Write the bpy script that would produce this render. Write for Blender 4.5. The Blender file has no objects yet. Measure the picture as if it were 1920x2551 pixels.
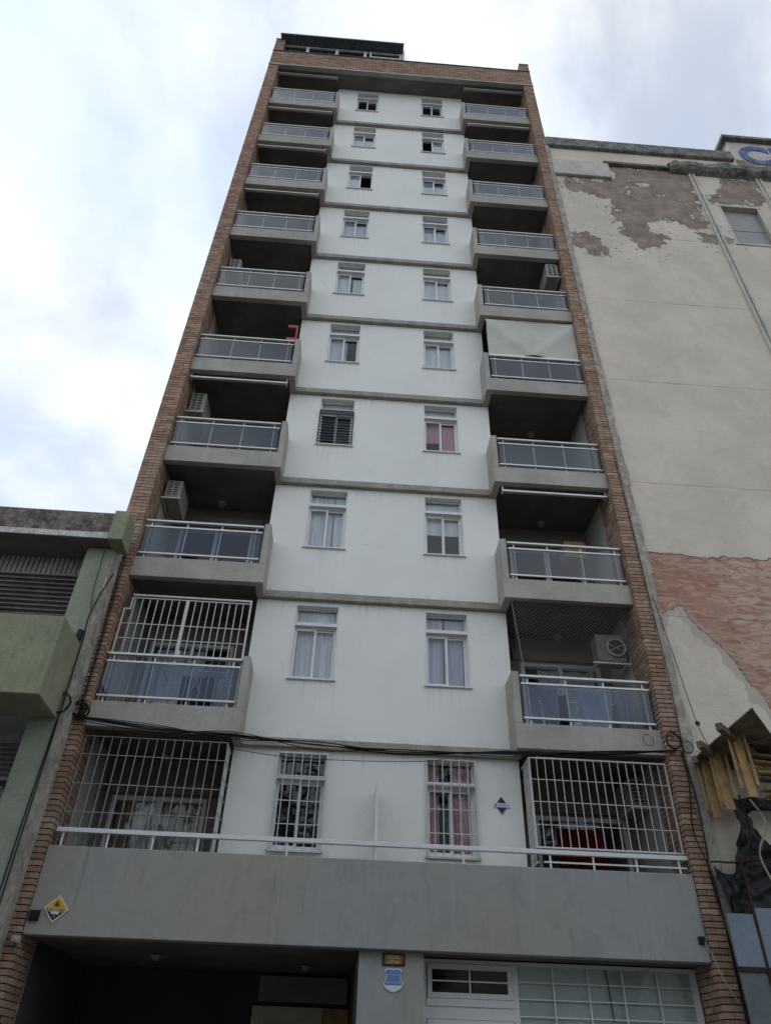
import bpy, math, random
from mathutils import Vector, Matrix, noise as mnoise
R = math.radians
rnd = random.Random(11)
SC = bpy.context.scene
COL = SC.collection

# ------------------------------------------------------------------ camera
cam_d = bpy.data.cameras.new('camera'); cam = bpy.data.objects.new('camera', cam_d); COL.objects.link(cam)
cam_d.sensor_fit = 'HORIZONTAL'; cam_d.sensor_width = 36.0; cam_d.lens = 36.0 * 1815.4161 / 1920.0
cam_d.clip_start = 0.05; cam_d.clip_end = 2000
_p, _y, _r = R(38.48327), R(2.60612), R(2.00285)
fw = Vector((math.sin(_y) * math.cos(_p), math.cos(_y) * math.cos(_p), math.sin(_p)))
ri = Vector((math.cos(_y), -math.sin(_y), 0)); up = ri.cross(fw)
r2 = math.cos(_r) * ri + math.sin(_r) * up; u2 = -math.sin(_r) * ri + math.cos(_r) * up
cam.matrix_world = Matrix(((r2.x, u2.x, -fw.x, -0.5304), (r2.y, u2.y, -fw.y, -11.4522), (r2.z, u2.z, -fw.z, 1.6), (0, 0, 0, 1)))
SC.camera = cam

# ------------------------------------------------------------------ light
SUN_EL, SUN_AZ = 50.0, -72.0            # sun behind the tower, to the left, veiled by cloud
W = bpy.data.worlds.new('World'); SC.world = W; W.use_nodes = True
nt = W.node_tree; N = nt.nodes; LK = nt.links; N.clear()
def wn(t, **k):
    n = N.new(t)
    for a, b in k.items(): setattr(n, a, b)
    return n
out = wn('ShaderNodeOutputWorld'); bg = wn('ShaderNodeBackground'); bg.inputs[1].default_value = 0.15
sky = wn('ShaderNodeTexSky', sky_type='NISHITA', sun_disc=False)
sky.sun_elevation = R(SUN_EL); sky.sun_rotation = R(SUN_AZ); sky.air_density = 1.0; sky.dust_density = 0.7; sky.ozone_density = 2.0
tc = wn('ShaderNodeTexCoord'); sep = wn('ShaderNodeSeparateXYZ'); LK.new(tc.outputs['Generated'], sep.inputs[0])
def wm(op, a, b=None, c=None):
    n = wn('ShaderNodeMath', operation=op)
    for i, v in enumerate((a, b, c)):
        if v is None: continue
        if isinstance(v, (int, float)): n.inputs[i].default_value = v
        else: LK.new(v, n.inputs[i])
    return n.outputs[0]
zz = wm('ADD', wm('ABSOLUTE', sep.outputs[2]), 0.35)
cx = wm('DIVIDE', sep.outputs[0], zz); cy = wm('DIVIDE', sep.outputs[1], zz)
cmb = wn('ShaderNodeCombineXYZ'); LK.new(cx, cmb.inputs[0]); LK.new(cy, cmb.inputs[1]); cmb.inputs[2].default_value = 3.4
n1 = wn('ShaderNodeTexNoise'); n1.inputs['Scale'].default_value = 2.0; n1.inputs['Detail'].default_value = 8; n1.inputs['Roughness'].default_value = 0.56; n1.inputs['Distortion'].default_value = 0.25
LK.new(cmb.outputs[0], n1.inputs['Vector'])
mr = wn('ShaderNodeMapRange', interpolation_type='SMOOTHSTEP'); mr.inputs[1].default_value = 0.40; mr.inputs[2].default_value = 0.60; mr.inputs[3].default_value = 0.46; mr.inputs[4].default_value = 0.95
LK.new(n1.outputs[0], mr.inputs[0])
n2 = wn('ShaderNodeTexNoise'); n2.inputs['Scale'].default_value = 2.6; n2.inputs['Detail'].default_value = 5
LK.new(cmb.outputs[0], n2.inputs['Vector'])
cr = wn('ShaderNodeValToRGB'); cr.color_ramp.elements[0].position = 0.3; cr.color_ramp.elements[1].position = 0.65
cr.color_ramp.elements[0].color = (4.8, 5.8, 7.4, 1); cr.color_ramp.elements[1].color = (7.2, 7.3, 7.3, 1)
LK.new(n2.outputs[0], cr.inputs[0])
mx = wn('ShaderNodeMix', data_type='RGBA'); LK.new(mr.outputs[0], mx.inputs[0]); LK.new(sky.outputs[0], mx.inputs[6]); LK.new(cr.outputs[0], mx.inputs[7])
LK.new(mx.outputs[2], bg.inputs[0]); LK.new(bg.outputs[0], out.inputs[0])
sun_d = bpy.data.lights.new('sun', 'SUN'); sun_d.energy = 0.8; sun_d.angle = R(15); sun_d.color = (1, .96, .9)
sun = bpy.data.objects.new('sun', sun_d); COL.objects.link(sun)
sd = Vector((math.sin(R(SUN_AZ)) * math.cos(R(SUN_EL)), math.cos(R(SUN_AZ)) * math.cos(R(SUN_EL)), math.sin(R(SUN_EL))))
sun.rotation_euler = sd.to_track_quat('Z', 'Y').to_euler(); sun.location = sd * 60
SC.view_settings.view_transform = 'Standard'; SC.view_settings.look = 'None'; SC.view_settings.exposure = 0.16; SC.view_settings.gamma = 1.0
SC.cycles.max_bounces = 8; SC.cycles.transparent_max_bounces = 16; SC.cycles.diffuse_bounces = 4

# ------------------------------------------------------------------ materials
class NT:
    def __init__(s, name):
        s.m = bpy.data.materials.new(name); s.m.use_nodes = True; s.t = s.m.node_tree; s.b = s.t.nodes['Principled BSDF']; s.o = s.t.nodes['Material Output']
    def n(s, t, **k):
        n = s.t.nodes.new(t)
        for a, b in k.items(): setattr(n, a, b)
        return n
    def l(s, a, b): s.t.links.new(a, b)
    def math(s, op, a, b=None):
        n = s.n('ShaderNodeMath', operation=op)
        for i, v in enumerate((a, b)):
            if v is None: continue
            if isinstance(v, (int, float)): n.inputs[i].default_value = v
            else: s.l(v, n.inputs[i])
        return n.outputs[0]
    def pos(s, scale=(1, 1, 1)):
        g = s.n('ShaderNodeNewGeometry'); m = s.n('ShaderNodeMapping'); m.inputs['Scale'].default_value = scale; s.l(g.outputs['Position'], m.inputs[0]); return m.outputs[0]
    def noise(s, vec, scale, detail=5, rough=.6, dist=0):
        n = s.n('ShaderNodeTexNoise'); n.inputs['Scale'].default_value = scale; n.inputs['Detail'].default_value = detail; n.inputs['Roughness'].default_value = rough; n.inputs['Distortion'].default_value = dist
        s.l(vec, n.inputs['Vector']); return n.outputs[0]
    def ramp(s, f, a, b, lo=0., hi=1.):
        n = s.n('ShaderNodeMapRange', interpolation_type='SMOOTHSTEP')
        for i, v in enumerate((a, b, lo, hi)): n.inputs[i + 1].default_value = v
        s.l(f, n.inputs[0]); return n.outputs[0]
    def mix(s, f, a, b, blend='MIX'):
        n = s.n('ShaderNodeMix', data_type='RGBA', blend_type=blend)
        for i, v in ((0, f), (6, a), (7, b)):
            if isinstance(v, (int, float)): n.inputs[i].default_value = v
            elif isinstance(v, tuple): n.inputs[i].default_value = (*v, 1)
            else: s.l(v, n.inputs[i])
        return n.outputs[2]
    def bump(s, h, dist=.01, strength=1.):
        n = s.n('ShaderNodeBump'); n.inputs['Distance'].default_value = dist; n.inputs['Strength'].default_value = strength; s.l(h, n.inputs['Height']); s.l(n.outputs[0], s.b.inputs['Normal'])
    def fin(s, col, rough=.8, spec=.3, metal=0):
        if isinstance(col, tuple): s.b.inputs['Base Color'].default_value = (*col, 1)
        else: s.l(col, s.b.inputs['Base Color'])
        s.b.inputs['Roughness'].default_value = rough; s.b.inputs['Specular IOR Level'].default_value = spec; s.b.inputs['Metallic'].default_value = metal
        return s.m

def surface(name, col, var=.12, scale=1.2, rough=.85, streak=.0, bump=.004, bscale=40, spec=.25, tint=None, metal=0, crack=0):
    t = NT(name); p = t.pos()
    a = t.noise(p, scale, 6, .65); f = t.ramp(a, .3, .7)
    dk = tuple(c * (1 - var) for c in col); lt = tuple(min(1, c * (1 + var * .7)) for c in col)
    c = t.mix(f, dk, lt)
    fine = t.ramp(t.noise(p, bscale * .7, 3), .3, .75, 1 - var * .8, 1.04)
    g = t.n('ShaderNodeCombineXYZ')
    for i in range(3): t.l(fine, g.inputs[i])
    c = t.mix(1., c, g.outputs[0], 'MULTIPLY')
    if streak:
        s_ = t.noise(t.pos((6, 6, .35)), 1.6, 5, .7); sf = t.math('MULTIPLY', t.ramp(s_, .5, .78), streak)
        c = t.mix(sf, c, tint or tuple(v * .45 for v in col))
    if crack:
        ck = t.ramp(t.math('ABSOLUTE', t.math('SUBTRACT', t.noise(t.pos((1.2, 1, .9)), 1.5, 7, .65, .8), .5)), 0, .006, crack, 0)
        c = t.mix(t.math('MULTIPLY', ck, t.ramp(t.noise(p, 1.0, 3), .47, .56)), c, tuple(v * .3 for v in col))
        c = t.mix(t.ramp(t.noise(p, 2.7, 7, .75, .5), .60, .68, 0, .5), c, tuple(v * .68 for v in col))
    if bump: t.bump(t.noise(p, bscale, 4), bump, .6)
    return t.fin(c, rough, spec, metal)

M = {}
def whitewall():
    t = NT('white_render'); p = t.pos(); sp = t.n('ShaderNodeSeparateXYZ'); t.l(p, sp.inputs[0])
    c = t.mix(t.ramp(t.noise(p, .55, 5, .6), .35, .65), (.765, .75, .69), (.81, .795, .735))
    c = t.mix(t.ramp(t.noise(t.pos((1, 1, .5)), 2.1, 6, .7), .55, .75, 0, .25), c, (.68, .67, .61))
    loc = t.math('MULTIPLY', t.math('FRACT', t.math('DIVIDE', t.math('SUBTRACT', sp.outputs[2], .482), 2.75)), 2.75)
    stk = t.noise(t.pos((16, 1, .55)), 1.0, 5, .6)
    # drips below the sills
    dx = t.math('ABSOLUTE', t.math('SUBTRACT', t.math('ABSOLUTE', sp.outputs[0]), 1.175))
    a = t.math('MULTIPLY', t.ramp(dx, .36, .46, 1, 0), t.math('MULTIPLY', t.ramp(loc, .35, 1.05, 0, 1), t.ramp(loc, 1.05, 1.06, 1, 0)))
    c = t.mix(t.math('MULTIPLY', a, t.ramp(stk, .45, .72, 0, .26)), c, (.42, .41, .37))
    # runs under the bands and a splash line above them
    b = t.ramp(loc, 2.15, 2.6, 0, 1)
    c = t.mix(t.math('MULTIPLY', b, t.ramp(stk, .48, .70, 0, .38)), c, (.45, .43, .38))
    d = t.ramp(loc, .02, .22, 1, 0); c = t.mix(t.math('MULTIPLY', d, t.ramp(t.noise(p, 5, 5, .7), .4, .7, .05, .5)), c, (.50, .48, .42))
    crk = t.ramp(t.math('ABSOLUTE', t.math('SUBTRACT', t.noise(t.pos((1.3, 1, .8)), .8, 6, .62, .6), .5)), .0, .0035, .35, 0)
    c = t.mix(t.math('MULTIPLY', crk, t.ramp(t.noise(p, .7, 2), .52, .6)), c, (.40, .39, .36))
    t.bump(t.noise(p, 45, 4), .002, .6); return t.fin(c, .8, .25)
M['white'] = whitewall()
M['reveal'] = surface('plaster_reveal', (.52, .51, .48), .10, 2, .85)
M['concrete'] = surface('balcony_concrete', (.41, .39, .335), .13, 1.6, .88, .30, .003, 50)
M['band'] = surface('band_concrete', (.37, .35, .30), .22, 3.5, .9, .5, .004, 45)
M['parapet'] = surface('parapet_concrete', (.245, .255, .26), .2, .9, .85, .45, .003, 50, tint=(.33, .31, .26))
def parapetmat():
    t = NT('trowelled_concrete'); p = t.pos()
    c = t.mix(t.ramp(t.noise(t.pos((1, 1, .8)), .5, 4, .55, .3), .34, .66), (.315, .32, .31), (.335, .312, .26))
    c = t.mix(t.ramp(t.noise(t.pos((1.2, 1, 1)), 2.3, 7, .7, .8), .46, .66, 0, .5), c, (.245, .245, .23))
    c = t.mix(t.ramp(t.noise(t.pos((7, 1, .45)), 1.1, 6, .65), .54, .72, 0, .5), c, (.36, .355, .335))
    c = t.mix(t.ramp(t.noise(t.pos((11, 1, .6)), 1.0, 5, .65), .58, .72, 0, .45), c, (.16, .155, .14))
    t.bump(t.noise(p, 9, 6), .004, .5); return t.fin(c, .72, .3)
M['parapet'] = parapetmat()
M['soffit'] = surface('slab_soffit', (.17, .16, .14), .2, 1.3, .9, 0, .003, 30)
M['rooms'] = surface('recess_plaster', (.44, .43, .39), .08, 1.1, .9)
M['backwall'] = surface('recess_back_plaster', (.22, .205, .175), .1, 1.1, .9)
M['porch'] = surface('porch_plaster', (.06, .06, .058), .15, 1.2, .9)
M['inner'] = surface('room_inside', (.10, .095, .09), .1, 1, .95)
M['steel'] = surface('painted_steel', (.56, .55, .51), .08, 8, .45, 0, 0, 40, .5)
M['oldsteel'] = surface('weathered_steel', (.36, .345, .30), .25, 9, .6, 0, 0, 40, .4)
M['rail'] = surface('satin_rail', (.66, .65, .62), .07, 5, .35, 0, 0, 40, .5, metal=.25)
M['frame'] = surface('white_aluminium', (.71, .71, .69), .05, 4, .4, 0, 0, 40, .5)
M['black'] = surface('black_paint', (.012, .012, .014), .2, 5, .5, 0, 0)
M['cable'] = surface('cable_rubber', (.012, .012, .012), .2, 5, .6, 0, 0)
M['plastic'] = surface('aged_plastic', (.40, .385, .34), .12, 5, .5, 0, 0)
M['grime'] = surface('grimy_case', (.24, .23, .20), .3, 4, .6, .3, 0)
M['fan'] = surface('fan_dark', (.05, .05, .05), .2, 5, .6, 0, 0)
M['green'] = surface('green_paint', (.31, .315, .20), .18, 1.3, .85, .40, .003, 40, tint=(.14, .15, .10), crack=.8)
M['greengrey'] = surface('grey_green_paint', (.29, .31, .235), .14, 1.1, .85, .35, .003, 40, crack=.6)
M['boarded'] = surface('grey_boarding', (.36, .35, .33), .08, 2, .7, .2)
M['pebble'] = surface('rough_fascia', (.24, .205, .175), .55, 7, .95, .2, .012, 22)
M['chalk'] = surface('chalky_strip', (.60, .60, .56), .3, 9, .9)
M['slat'] = surface('louver_metal', (.33, .32, .30), .25, 2.5, .5, .2, 0, 30, .4)
M['mortar'] = surface('mortar', (.07, .05, .04), .3, 12, .95)
M['mortar2'] = surface('rough_mortar', (.42, .385, .315), .3, 5, .95, .3, .012, 18)
M['cornice'] = surface('stained_cornice', (.27, .265, .235), .5, 3.2, .95, .5, .012, 20, tint=(.08, .08, .06))
M['wood'] = surface('raw_timber', (.46, .29, .125), .28, 4, .75, .3, .002, 40, tint=(.22, .11, .04))
M['ply'] = surface('weathered_plywood', (.24, .19, .125), .45, 3.2, .9, .3, .003, 30)
M['tarp'] = surface('black_tarp', (.028, .028, .029), .5, 3, .6, 0, .05, 6, .3)
M['bluesheet'] = surface('blue_sheet', (.20, .25, .30), .12, 1.5, .55, .2, 0, 30, .4)
M['rust'] = surface('rusted_frame', (.05, .028, .022), .3, 6, .8, 0, 0)
M['roofsheet'] = surface('corrugated_sheet', (.13, .15, .15), .2, 3, .5, 0, 0, 30, .4)
M['awning'] = surface('awning_cloth', (.56, .54, .48), .08, 2, .9, .1, .002, 30)
M['asphalt'] = surface('asphalt', (.05, .05, .052), .25, 3, .9, 0, .006, 60)
M['pave'] = surface('paving', (.22, .215, .20), .2, 2, .9, 0, .004, 40)
M['red'] = surface('faded_red_paint', (.42, .10, .07), .15, 6, .6, 0, 0)
M['yellow'] = surface('sign_yellow', (.62, .40, .03), .06, 6, .5, 0, 0)
M['cream'] = surface('sign_cream', (.62, .58, .40), .05, 6, .5, 0, 0)
M['signwhite'] = surface('sign_white', (.62, .64, .68), .05, 6, .5, 0, 0)
M['signblue'] = surface('sign_blue', (.13, .24, .46), .06, 6, .5, 0, 0)
M['navy'] = surface('sign_navy', (.035, .035, .10), .1, 6, .5, 0, 0)
M['bronze'] = surface('plaque_bronze', (.30, .14, .035), .2, 12, .45, 0, .001)
M['lampw'] = surface('lamp_glass', (.34, .33, .30), .03, 6, .3, 0, 0)
M['cyan'] = surface('window_film', (.44, .48, .42), .12, 2.0, .45, .3, 0, 30, .5, tint=(.42, .46, .42))
M['tanframe'] = surface('door_frame_tan', (.48, .42, .29), .08, 4, .4, 0, 0, 30, .5)
M['letter'] = surface('faded_blue_letter', (.17, .20, .40), .4, 5, .9, .6, tint=(.45, .43, .38), crack=.8)

def cloth(name, col, trans=.35):
    t = NT(name); p = t.pos()
    f = t.ramp(t.noise(t.pos((1, 1, .1)), 9, 3), .3, .7, .82, 1.05)
    g = t.n('ShaderNodeCombineXYZ')
    for i in range(3): t.l(f, g.inputs[i])
    c = t.mix(1., col, g.outputs[0], 'MULTIPLY'); t.fin(c, .95, .1)
    tr = t.n('ShaderNodeBsdfTranslucent'); t.l(c, tr.inputs[0]); ms = t.n('ShaderNodeMixShader'); ms.inputs[0].default_value = trans
    t.l(t.b.outputs[0], ms.inputs[1]); t.l(tr.outputs[0], ms.inputs[2]); t.l(ms.outputs[0], t.o.inputs[0])
    return t.m
M['curt_white'] = cloth('white_curtain', (.84, .85, .86), .25); M['curt_pink'] = cloth('pink_curtain', (.72, .42, .42), .25); M['curt_lilac'] = cloth('lilac_curtain', (.64, .62, .70), .25)
M['curt_red'] = cloth('red_curtain', (.10, .008, .010)); M['curt_green'] = cloth('green_curtain', (.13, .22, .18)); M['curt_tan'] = cloth('tan_curtain', (.42, .36, .24)); M['cloth_blue'] = cloth('pale_blue_laundry', (.70, .78, .82)); M['cloth_grey'] = cloth('grey_laundry', (.52, .50, .55)); M['cloth_dark'] = cloth('dark_laundry', (.03, .04, .09))

def glass(name, tint, ior, rough=.02, body=None, bodyf=0.):
    t = NT(name); nd = t.t.nodes; nd.remove(t.b)
    tr = t.n('ShaderNodeBsdfTransparent'); tr.inputs[0].default_value = (*tint, 1)
    gl = t.n('ShaderNodeBsdfGlossy'); gl.inputs['Roughness'].default_value = rough; gl.inputs[0].default_value = (.95, .97, 1, 1)
    bp = t.n('ShaderNodeBump'); bp.inputs['Distance'].default_value = .004; bp.inputs['Strength'].default_value = .25; t.l(t.noise(t.pos(), 2.2, 2), bp.inputs['Height']); t.l(bp.outputs[0], gl.inputs['Normal'])
    fr = t.n('ShaderNodeFresnel'); fr.inputs[0].default_value = ior
    base = tr.outputs[0]
    if body:
        df = t.n('ShaderNodeBsdfDiffuse'); df.inputs[0].default_value = (*body, 1); m0 = t.n('ShaderNodeMixShader'); m0.inputs[0].default_value = bodyf
        t.l(base, m0.inputs[1]); t.l(df.outputs[0], m0.inputs[2]); base = m0.outputs[0]
    gm = t.n('ShaderNodeNewGeometry'); ff = t.math('MULTIPLY', fr.outputs[0], t.math('SUBTRACT', 1., gm.outputs['Backfacing']))
    ms = t.n('ShaderNodeMixShader'); t.l(ff, ms.inputs[0]); t.l(base, ms.inputs[1]); t.l(gl.outputs[0], ms.inputs[2]); t.l(ms.outputs[0], t.o.inputs[0])
    return t.m
M['pane'] = glass('window_glass', (.95, .965, .975), 1.6)
M['balglass'] = glass('balustrade_glass', (.67, .72, .785), 1.62, .02, (.20, .24, .30), .02)

# bricks: one random tone per brick, mortar smears
def brickmat():
    t = NT('terracotta_brick'); g = t.n('ShaderNodeNewGeometry'); oi = t.n('ShaderNodeObjectInfo')
    r = t.math('FRACT', t.math('ADD', g.outputs['Random Per Island'], oi.outputs['Random']))
    cr = t.n('ShaderNodeValToRGB'); e = cr.color_ramp.elements
    e[0].color = (.24, .155, .108, 1); e[1].color = (.47, .33, .235, 1); e[1].position = 1
    for p_, c_ in ((.3, (.32, .205, .143)), (.6, (.365, .235, .165)), (.85, (.41, .275, .195))):
        x = e.new(p_); x.color = (*c_, 1)
    t.l(r, cr.inputs[0]); p = t.pos()
    c = t.mix(t.ramp(t.noise(p, 14, 5), .35, .75, 0, .5), cr.outputs[0], (.24, .13, .09))
    c = t.mix(t.ramp(t.noise(p, .9, 6, .7), .50, .72, 0, .5), c, (.40, .34, .28))
    c = t.mix(t.ramp(t.noise(t.pos((2, 2, .5)), 1.7, 6, .7), .52, .72, 0, .55), c, (.16, .105, .08))
    t.bump(t.noise(p, 70, 4), .004, .8)
    return t.fin(c, .9, .2)
M['brick'] = brickmat()

# ------------------------------------------------------------------ mesh helpers
class MB:
    def __init__(s): s.v = []; s.f = []
    def box(s, x0, x1, y0, y1, z0, z1):
        if x0 > x1: x0, x1 = x1, x0
        if y0 > y1: y0, y1 = y1, y0
        b = len(s.v); s.v += [(x0, y0, z0), (x1, y0, z0), (x1, y1, z0), (x0, y1, z0), (x0, y0, z1), (x1, y0, z1), (x1, y1, z1), (x0, y1, z1)]
        s.f += [tuple(b + i for i in q) for q in ((0, 3, 2, 1), (4, 5, 6, 7), (0, 1, 5, 4), (1, 2, 6, 5), (2, 3, 7, 6), (3, 0, 4, 7))]; return s
    def prism(s, pts, d):                # polygon pts (3D, one plane) extruded by d
        n = len(pts); b = len(s.v); d = Vector(d); P = [Vector(p) for p in pts]
        s.v += [tuple(p) for p in P] + [tuple(p + d) for p in P]
        s.f.append(tuple(range(b, b + n))); s.f.append(tuple(range(b + 2 * n - 1, b + n - 1, -1)))
        for i in range(n): j = (i + 1) % n; s.f.append((b + j, b + i, b + n + i, b + n + j))
        return s
    def bar(s, a, c, w, h=None):         # square bar between two points
        a = Vector(a); c = Vector(c); d = (c - a).normalized(); h = h or w
        u = d.cross(Vector((0, 0, 1)));  u = Vector((1, 0, 0)) if u.length < 1e-3 else u.normalized(); v = u.cross(d)
        s.prism([a + u * w / 2 + v * h / 2, a - u * w / 2 + v * h / 2, a - u * w / 2 - v * h / 2, a + u * w / 2 - v * h / 2], c - a); return s
    def tube(s, pts, r, n=6):
        P = [Vector(p) for p in pts]; b = len(s.v); ref = Vector((.31, .77, .55)).normalized()
        for i, p in enumerate(P):
            d = (P[min(i + 1, len(P) - 1)] - P[max(i - 1, 0)])
            d = d.normalized() if d.length > 1e-9 else Vector((0, 0, 1)); u = d.cross(ref).normalized(); v = d.cross(u)
            for k in range(n): a = 2 * math.pi * k / n; s.v.append(tuple(p + u * math.cos(a) * r + v * math.sin(a) * r))
        for i in range(len(P) - 1):
            for k in range(n): k2 = (k + 1) % n; s.f.append((b + i * n + k, b + i * n + k2, b + (i + 1) * n + k2, b + (i + 1) * n + k))
        s.f.append(tuple(range(b + n - 1, b - 1, -1))); s.f.append(tuple(range(b + (len(P) - 1) * n, b + len(P) * n))); return s
    def disc(s, c, axis, r, h, n=20):
        a = Vector(axis).normalized(); u = a.orthogonal().normalized(); v = a.cross(u); c = Vector(c)
        return s.prism([c + u * math.cos(2 * math.pi * k / n) * r + v * math.sin(2 * math.pi * k / n) * r for k in range(n)], a * h)
    def grid(s, fn, nu, nv):
        b = len(s.v)
        for j in range(nv + 1):
            for i in range(nu + 1): s.v.append(tuple(fn(i / nu, j / nv)))
        for j in range(nv):
            for i in range(nu): q = b + j * (nu + 1) + i; s.f.append((q, q + 1, q + nu + 2, q + nu + 1))
        return s
    def mesh(s, name, mat, smooth=False, bevel=0):
        me = bpy.data.meshes.new(name); me.from_pydata(s.v, [], s.f); me.validate(); me.update()
        if bevel:
            import bmesh
            bm = bmesh.new(); bm.from_mesh(me); bmesh.ops.bevel(bm, geom=list(bm.edges), offset=bevel, segments=1, affect='EDGES', clamp_overlap=True); bm.to_mesh(me); bm.free()
        if mat: me.materials.append(M[mat])
        if smooth: me.polygons.foreach_set('use_smooth', [True] * len(me.polygons))
        return me
def ob(name, me, parent=None, loc=(0, 0, 0)):
    o = bpy.data.objects.new(name, me); COL.objects.link(o); o.location = loc
    if parent is not None: o.parent = parent
    return o
def add(name, mb, mat, parent=None, loc=(0, 0, 0), smooth=False, bevel=0): return ob(name, mb.mesh(name, mat, smooth, bevel), parent, loc)
def tag(o, label=None, cat=None, group=None, kind=None):
    for k, v in (('label', label), ('category', cat), ('group', group), ('kind', kind)):
        if v: o[k] = v
    return o
def empty(name, loc, label, cat, group=None):
    o = bpy.data.objects.new(name, None); COL.objects.link(o); o.location = loc; o.empty_display_size = .2
    return tag(o, label, cat, group)
def B(*a): return MB().box(*a)
_cache = {}
def shared(key, fn, mat, **k):
    if key not in _cache: _cache[key] = fn().mesh(key, mat, **k)
    return _cache[key]
def text_mesh(txt, size, mat, ext=.002, align='CENTER', off=0.):
    cu = bpy.data.curves.new('lettering', 'FONT'); cu.body = txt; cu.size = size; cu.extrude = ext; cu.offset = off; cu.align_x = align; cu.align_y = 'CENTER'
    o = bpy.data.objects.new('lettering', cu); COL.objects.link(o); bpy.context.view_layer.update()
    me = bpy.data.meshes.new_from_object(o.evaluated_get(bpy.context.evaluated_depsgraph_get())); bpy.data.objects.remove(o)
    me.materials.clear(); me.materials.append(M[mat]); return me
def lettering(txt, size, mat, parent, loc, stretch=1.):
    o = ob('lettering', text_mesh(txt, size, mat), parent, loc); o.rotation_euler = (R(90), 0, 0); o.scale = (stretch, 1, 1); return o

H = 2.75
L0 = 5.982                                # top of the lowest concrete band
LV = [L0 + H * j for j in range(9)]
WY = 0.10                                 # white wall plane
ORD = ['first', 'second', 'third', 'fourth', 'fifth', 'sixth', 'seventh', 'eighth', 'ninth', 'tenth']

# ------------------------------------------------------------------ ground
tag(add('ground', MB().box(-400, 400, -400, 400, -.6, -.20), 'asphalt'), kind='structure')
tag(add('road', MB().box(-200, 200, -12.6, -4.2, -.19, -.14), 'asphalt'), kind='structure')
tag(add('pavement', MB().box(-200, 200, -4.0, 2.5, -.19, 0.0), 'pave'), kind='structure')
tag(add('far_pavement', MB().box(-200, 200, -17.5, -12.8, -.19, 0.0), 'pave'), kind='structure')
tag(add('kerb', MB().box(-200, 200, -4.2, -4.003, -.19, .012), 'cornice'), kind='structure')

# ================================================================== THE TOWER
T = empty('apartment_building', (0, 0, 0), 'tall narrow apartment tower with white centre strip, brick edge pillars and grey balconies', 'building')

# ---- brick pillars
CH = .0785
ST = shared('stretcher_brick', lambda: B(-.1135, .1135, 0, .105, 0, .0655), 'brick', bevel=.003)
HD = shared('header_brick', lambda: B(-.0575, .0575, 0, .215, 0, .0655), 'brick', bevel=.003)
for s, ztop in ((-1, 33.12), (1, 32.66)):
    core = MB().box(s * 4.52, s * 4.842, -.522, 1.3, -.1, 30.715)
    core.box(s * 4.508, s * 4.842, -.522, -.2, 32.06, ztop)
    pil = add('brick_pillar', core, 'mortar', T)
    rest = MB(); count = 0; k = 0
    while True:
        z = .002 + k * CH
        if z + .067 > ztop: break
        if 30.69 < z + .067 and z < 32.06: k += 1; continue
        cells = [('S', 4.5, 4.727), ('H', 4.734, 4.849)] if k % 2 == 0 else [('H', 4.5, 4.615), ('S', 4.622, 4.849)]
        for kind, a, b in cells:
            jy = -.55 + rnd.uniform(-.004, .003)
            if 2.2 < z and count < 150:
                o = ob('brick', ST if kind == 'S' else HD, pil, (s * (a + b) / 2, jy, z)); o.rotation_euler = (0, 0, rnd.uniform(-.008, .008)); count += 1
            elif z >= 2.2 or kind == 'S':
                rest.box(s * a, s * b, jy, jy + (.105 if kind == 'S' else .215), z, z + .0665)
        side = [(-.43, -.209), (-.195, .026), (.04, .14)] if k % 2 == 0 else [(-.32, -.099), (-.085, .14)]
        if z < 30.7:
            for a, b in side:
                j = rnd.uniform(-.003, .004); rest.box(s * (4.5 + j), s * 4.6, a, b, z, z + .0665)
        k += 1
    tag(add('brick_courses', rest, 'brick', pil), kind='stuff')
    add('coping', B(s * 4.49, s * 4.86, -.57, -.18, ztop + .003, ztop + .06), 'cornice', T)

# ---- brick roof parapet
par = add('roof_parapet', MB().box(-4.84, 4.84, -.541, -.35, 30.80, 32.0), 'mortar', T)
rest = MB(); k = 0; z = 30.822
while z + .0665 < 32.03:
    x = -4.85 + (0 if k % 2 else -.115)
    while x < 4.85:
        a = max(x, -4.85); b = min(x + .222, 4.85)
        if b - a > .03:
            j = rnd.uniform(-.004, .004); rest.box(a, b, -.55 + j, -.44, z, z + .0665)
        x += .236
    z += CH; k += 1
tag(add('brick_courses', rest, 'brick', par), kind='stuff')
add('parapet_coping', B(-4.86, 4.86, -.575, -.30, 32.035, 32.062), 'cornice', T)
add('roof_band', B(-4.86, 4.86, -.575, -.42, 30.725, 30.815), 'concrete', T)
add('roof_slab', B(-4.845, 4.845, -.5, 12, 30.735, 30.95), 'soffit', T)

# ---- core and inner walls
add('rear_wall', B(-4.84, 4.84, 2.9, 12, 0, 30.73), 'reveal', T)
for s in (-1, 1):
    add('party_wall', B(s * 4.497, s * 4.84, .142, 2.9, 0, 30.72), 'rooms', T)
    add('inner_wall', B(s * 2.24, s * 2.29, WY + .19, 2.9, 3.2, 30.72), 'rooms', T)
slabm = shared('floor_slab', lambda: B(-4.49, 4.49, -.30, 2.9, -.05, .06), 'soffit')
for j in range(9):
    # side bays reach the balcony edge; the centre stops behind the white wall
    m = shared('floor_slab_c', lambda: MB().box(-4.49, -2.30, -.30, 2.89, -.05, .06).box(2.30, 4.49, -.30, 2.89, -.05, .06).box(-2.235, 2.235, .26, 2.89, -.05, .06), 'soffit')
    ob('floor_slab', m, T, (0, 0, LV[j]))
add('floor_slab', B(-4.49, 4.49, -.30, 2.89, 3.05, 3.20), 'soffit', T)
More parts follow.
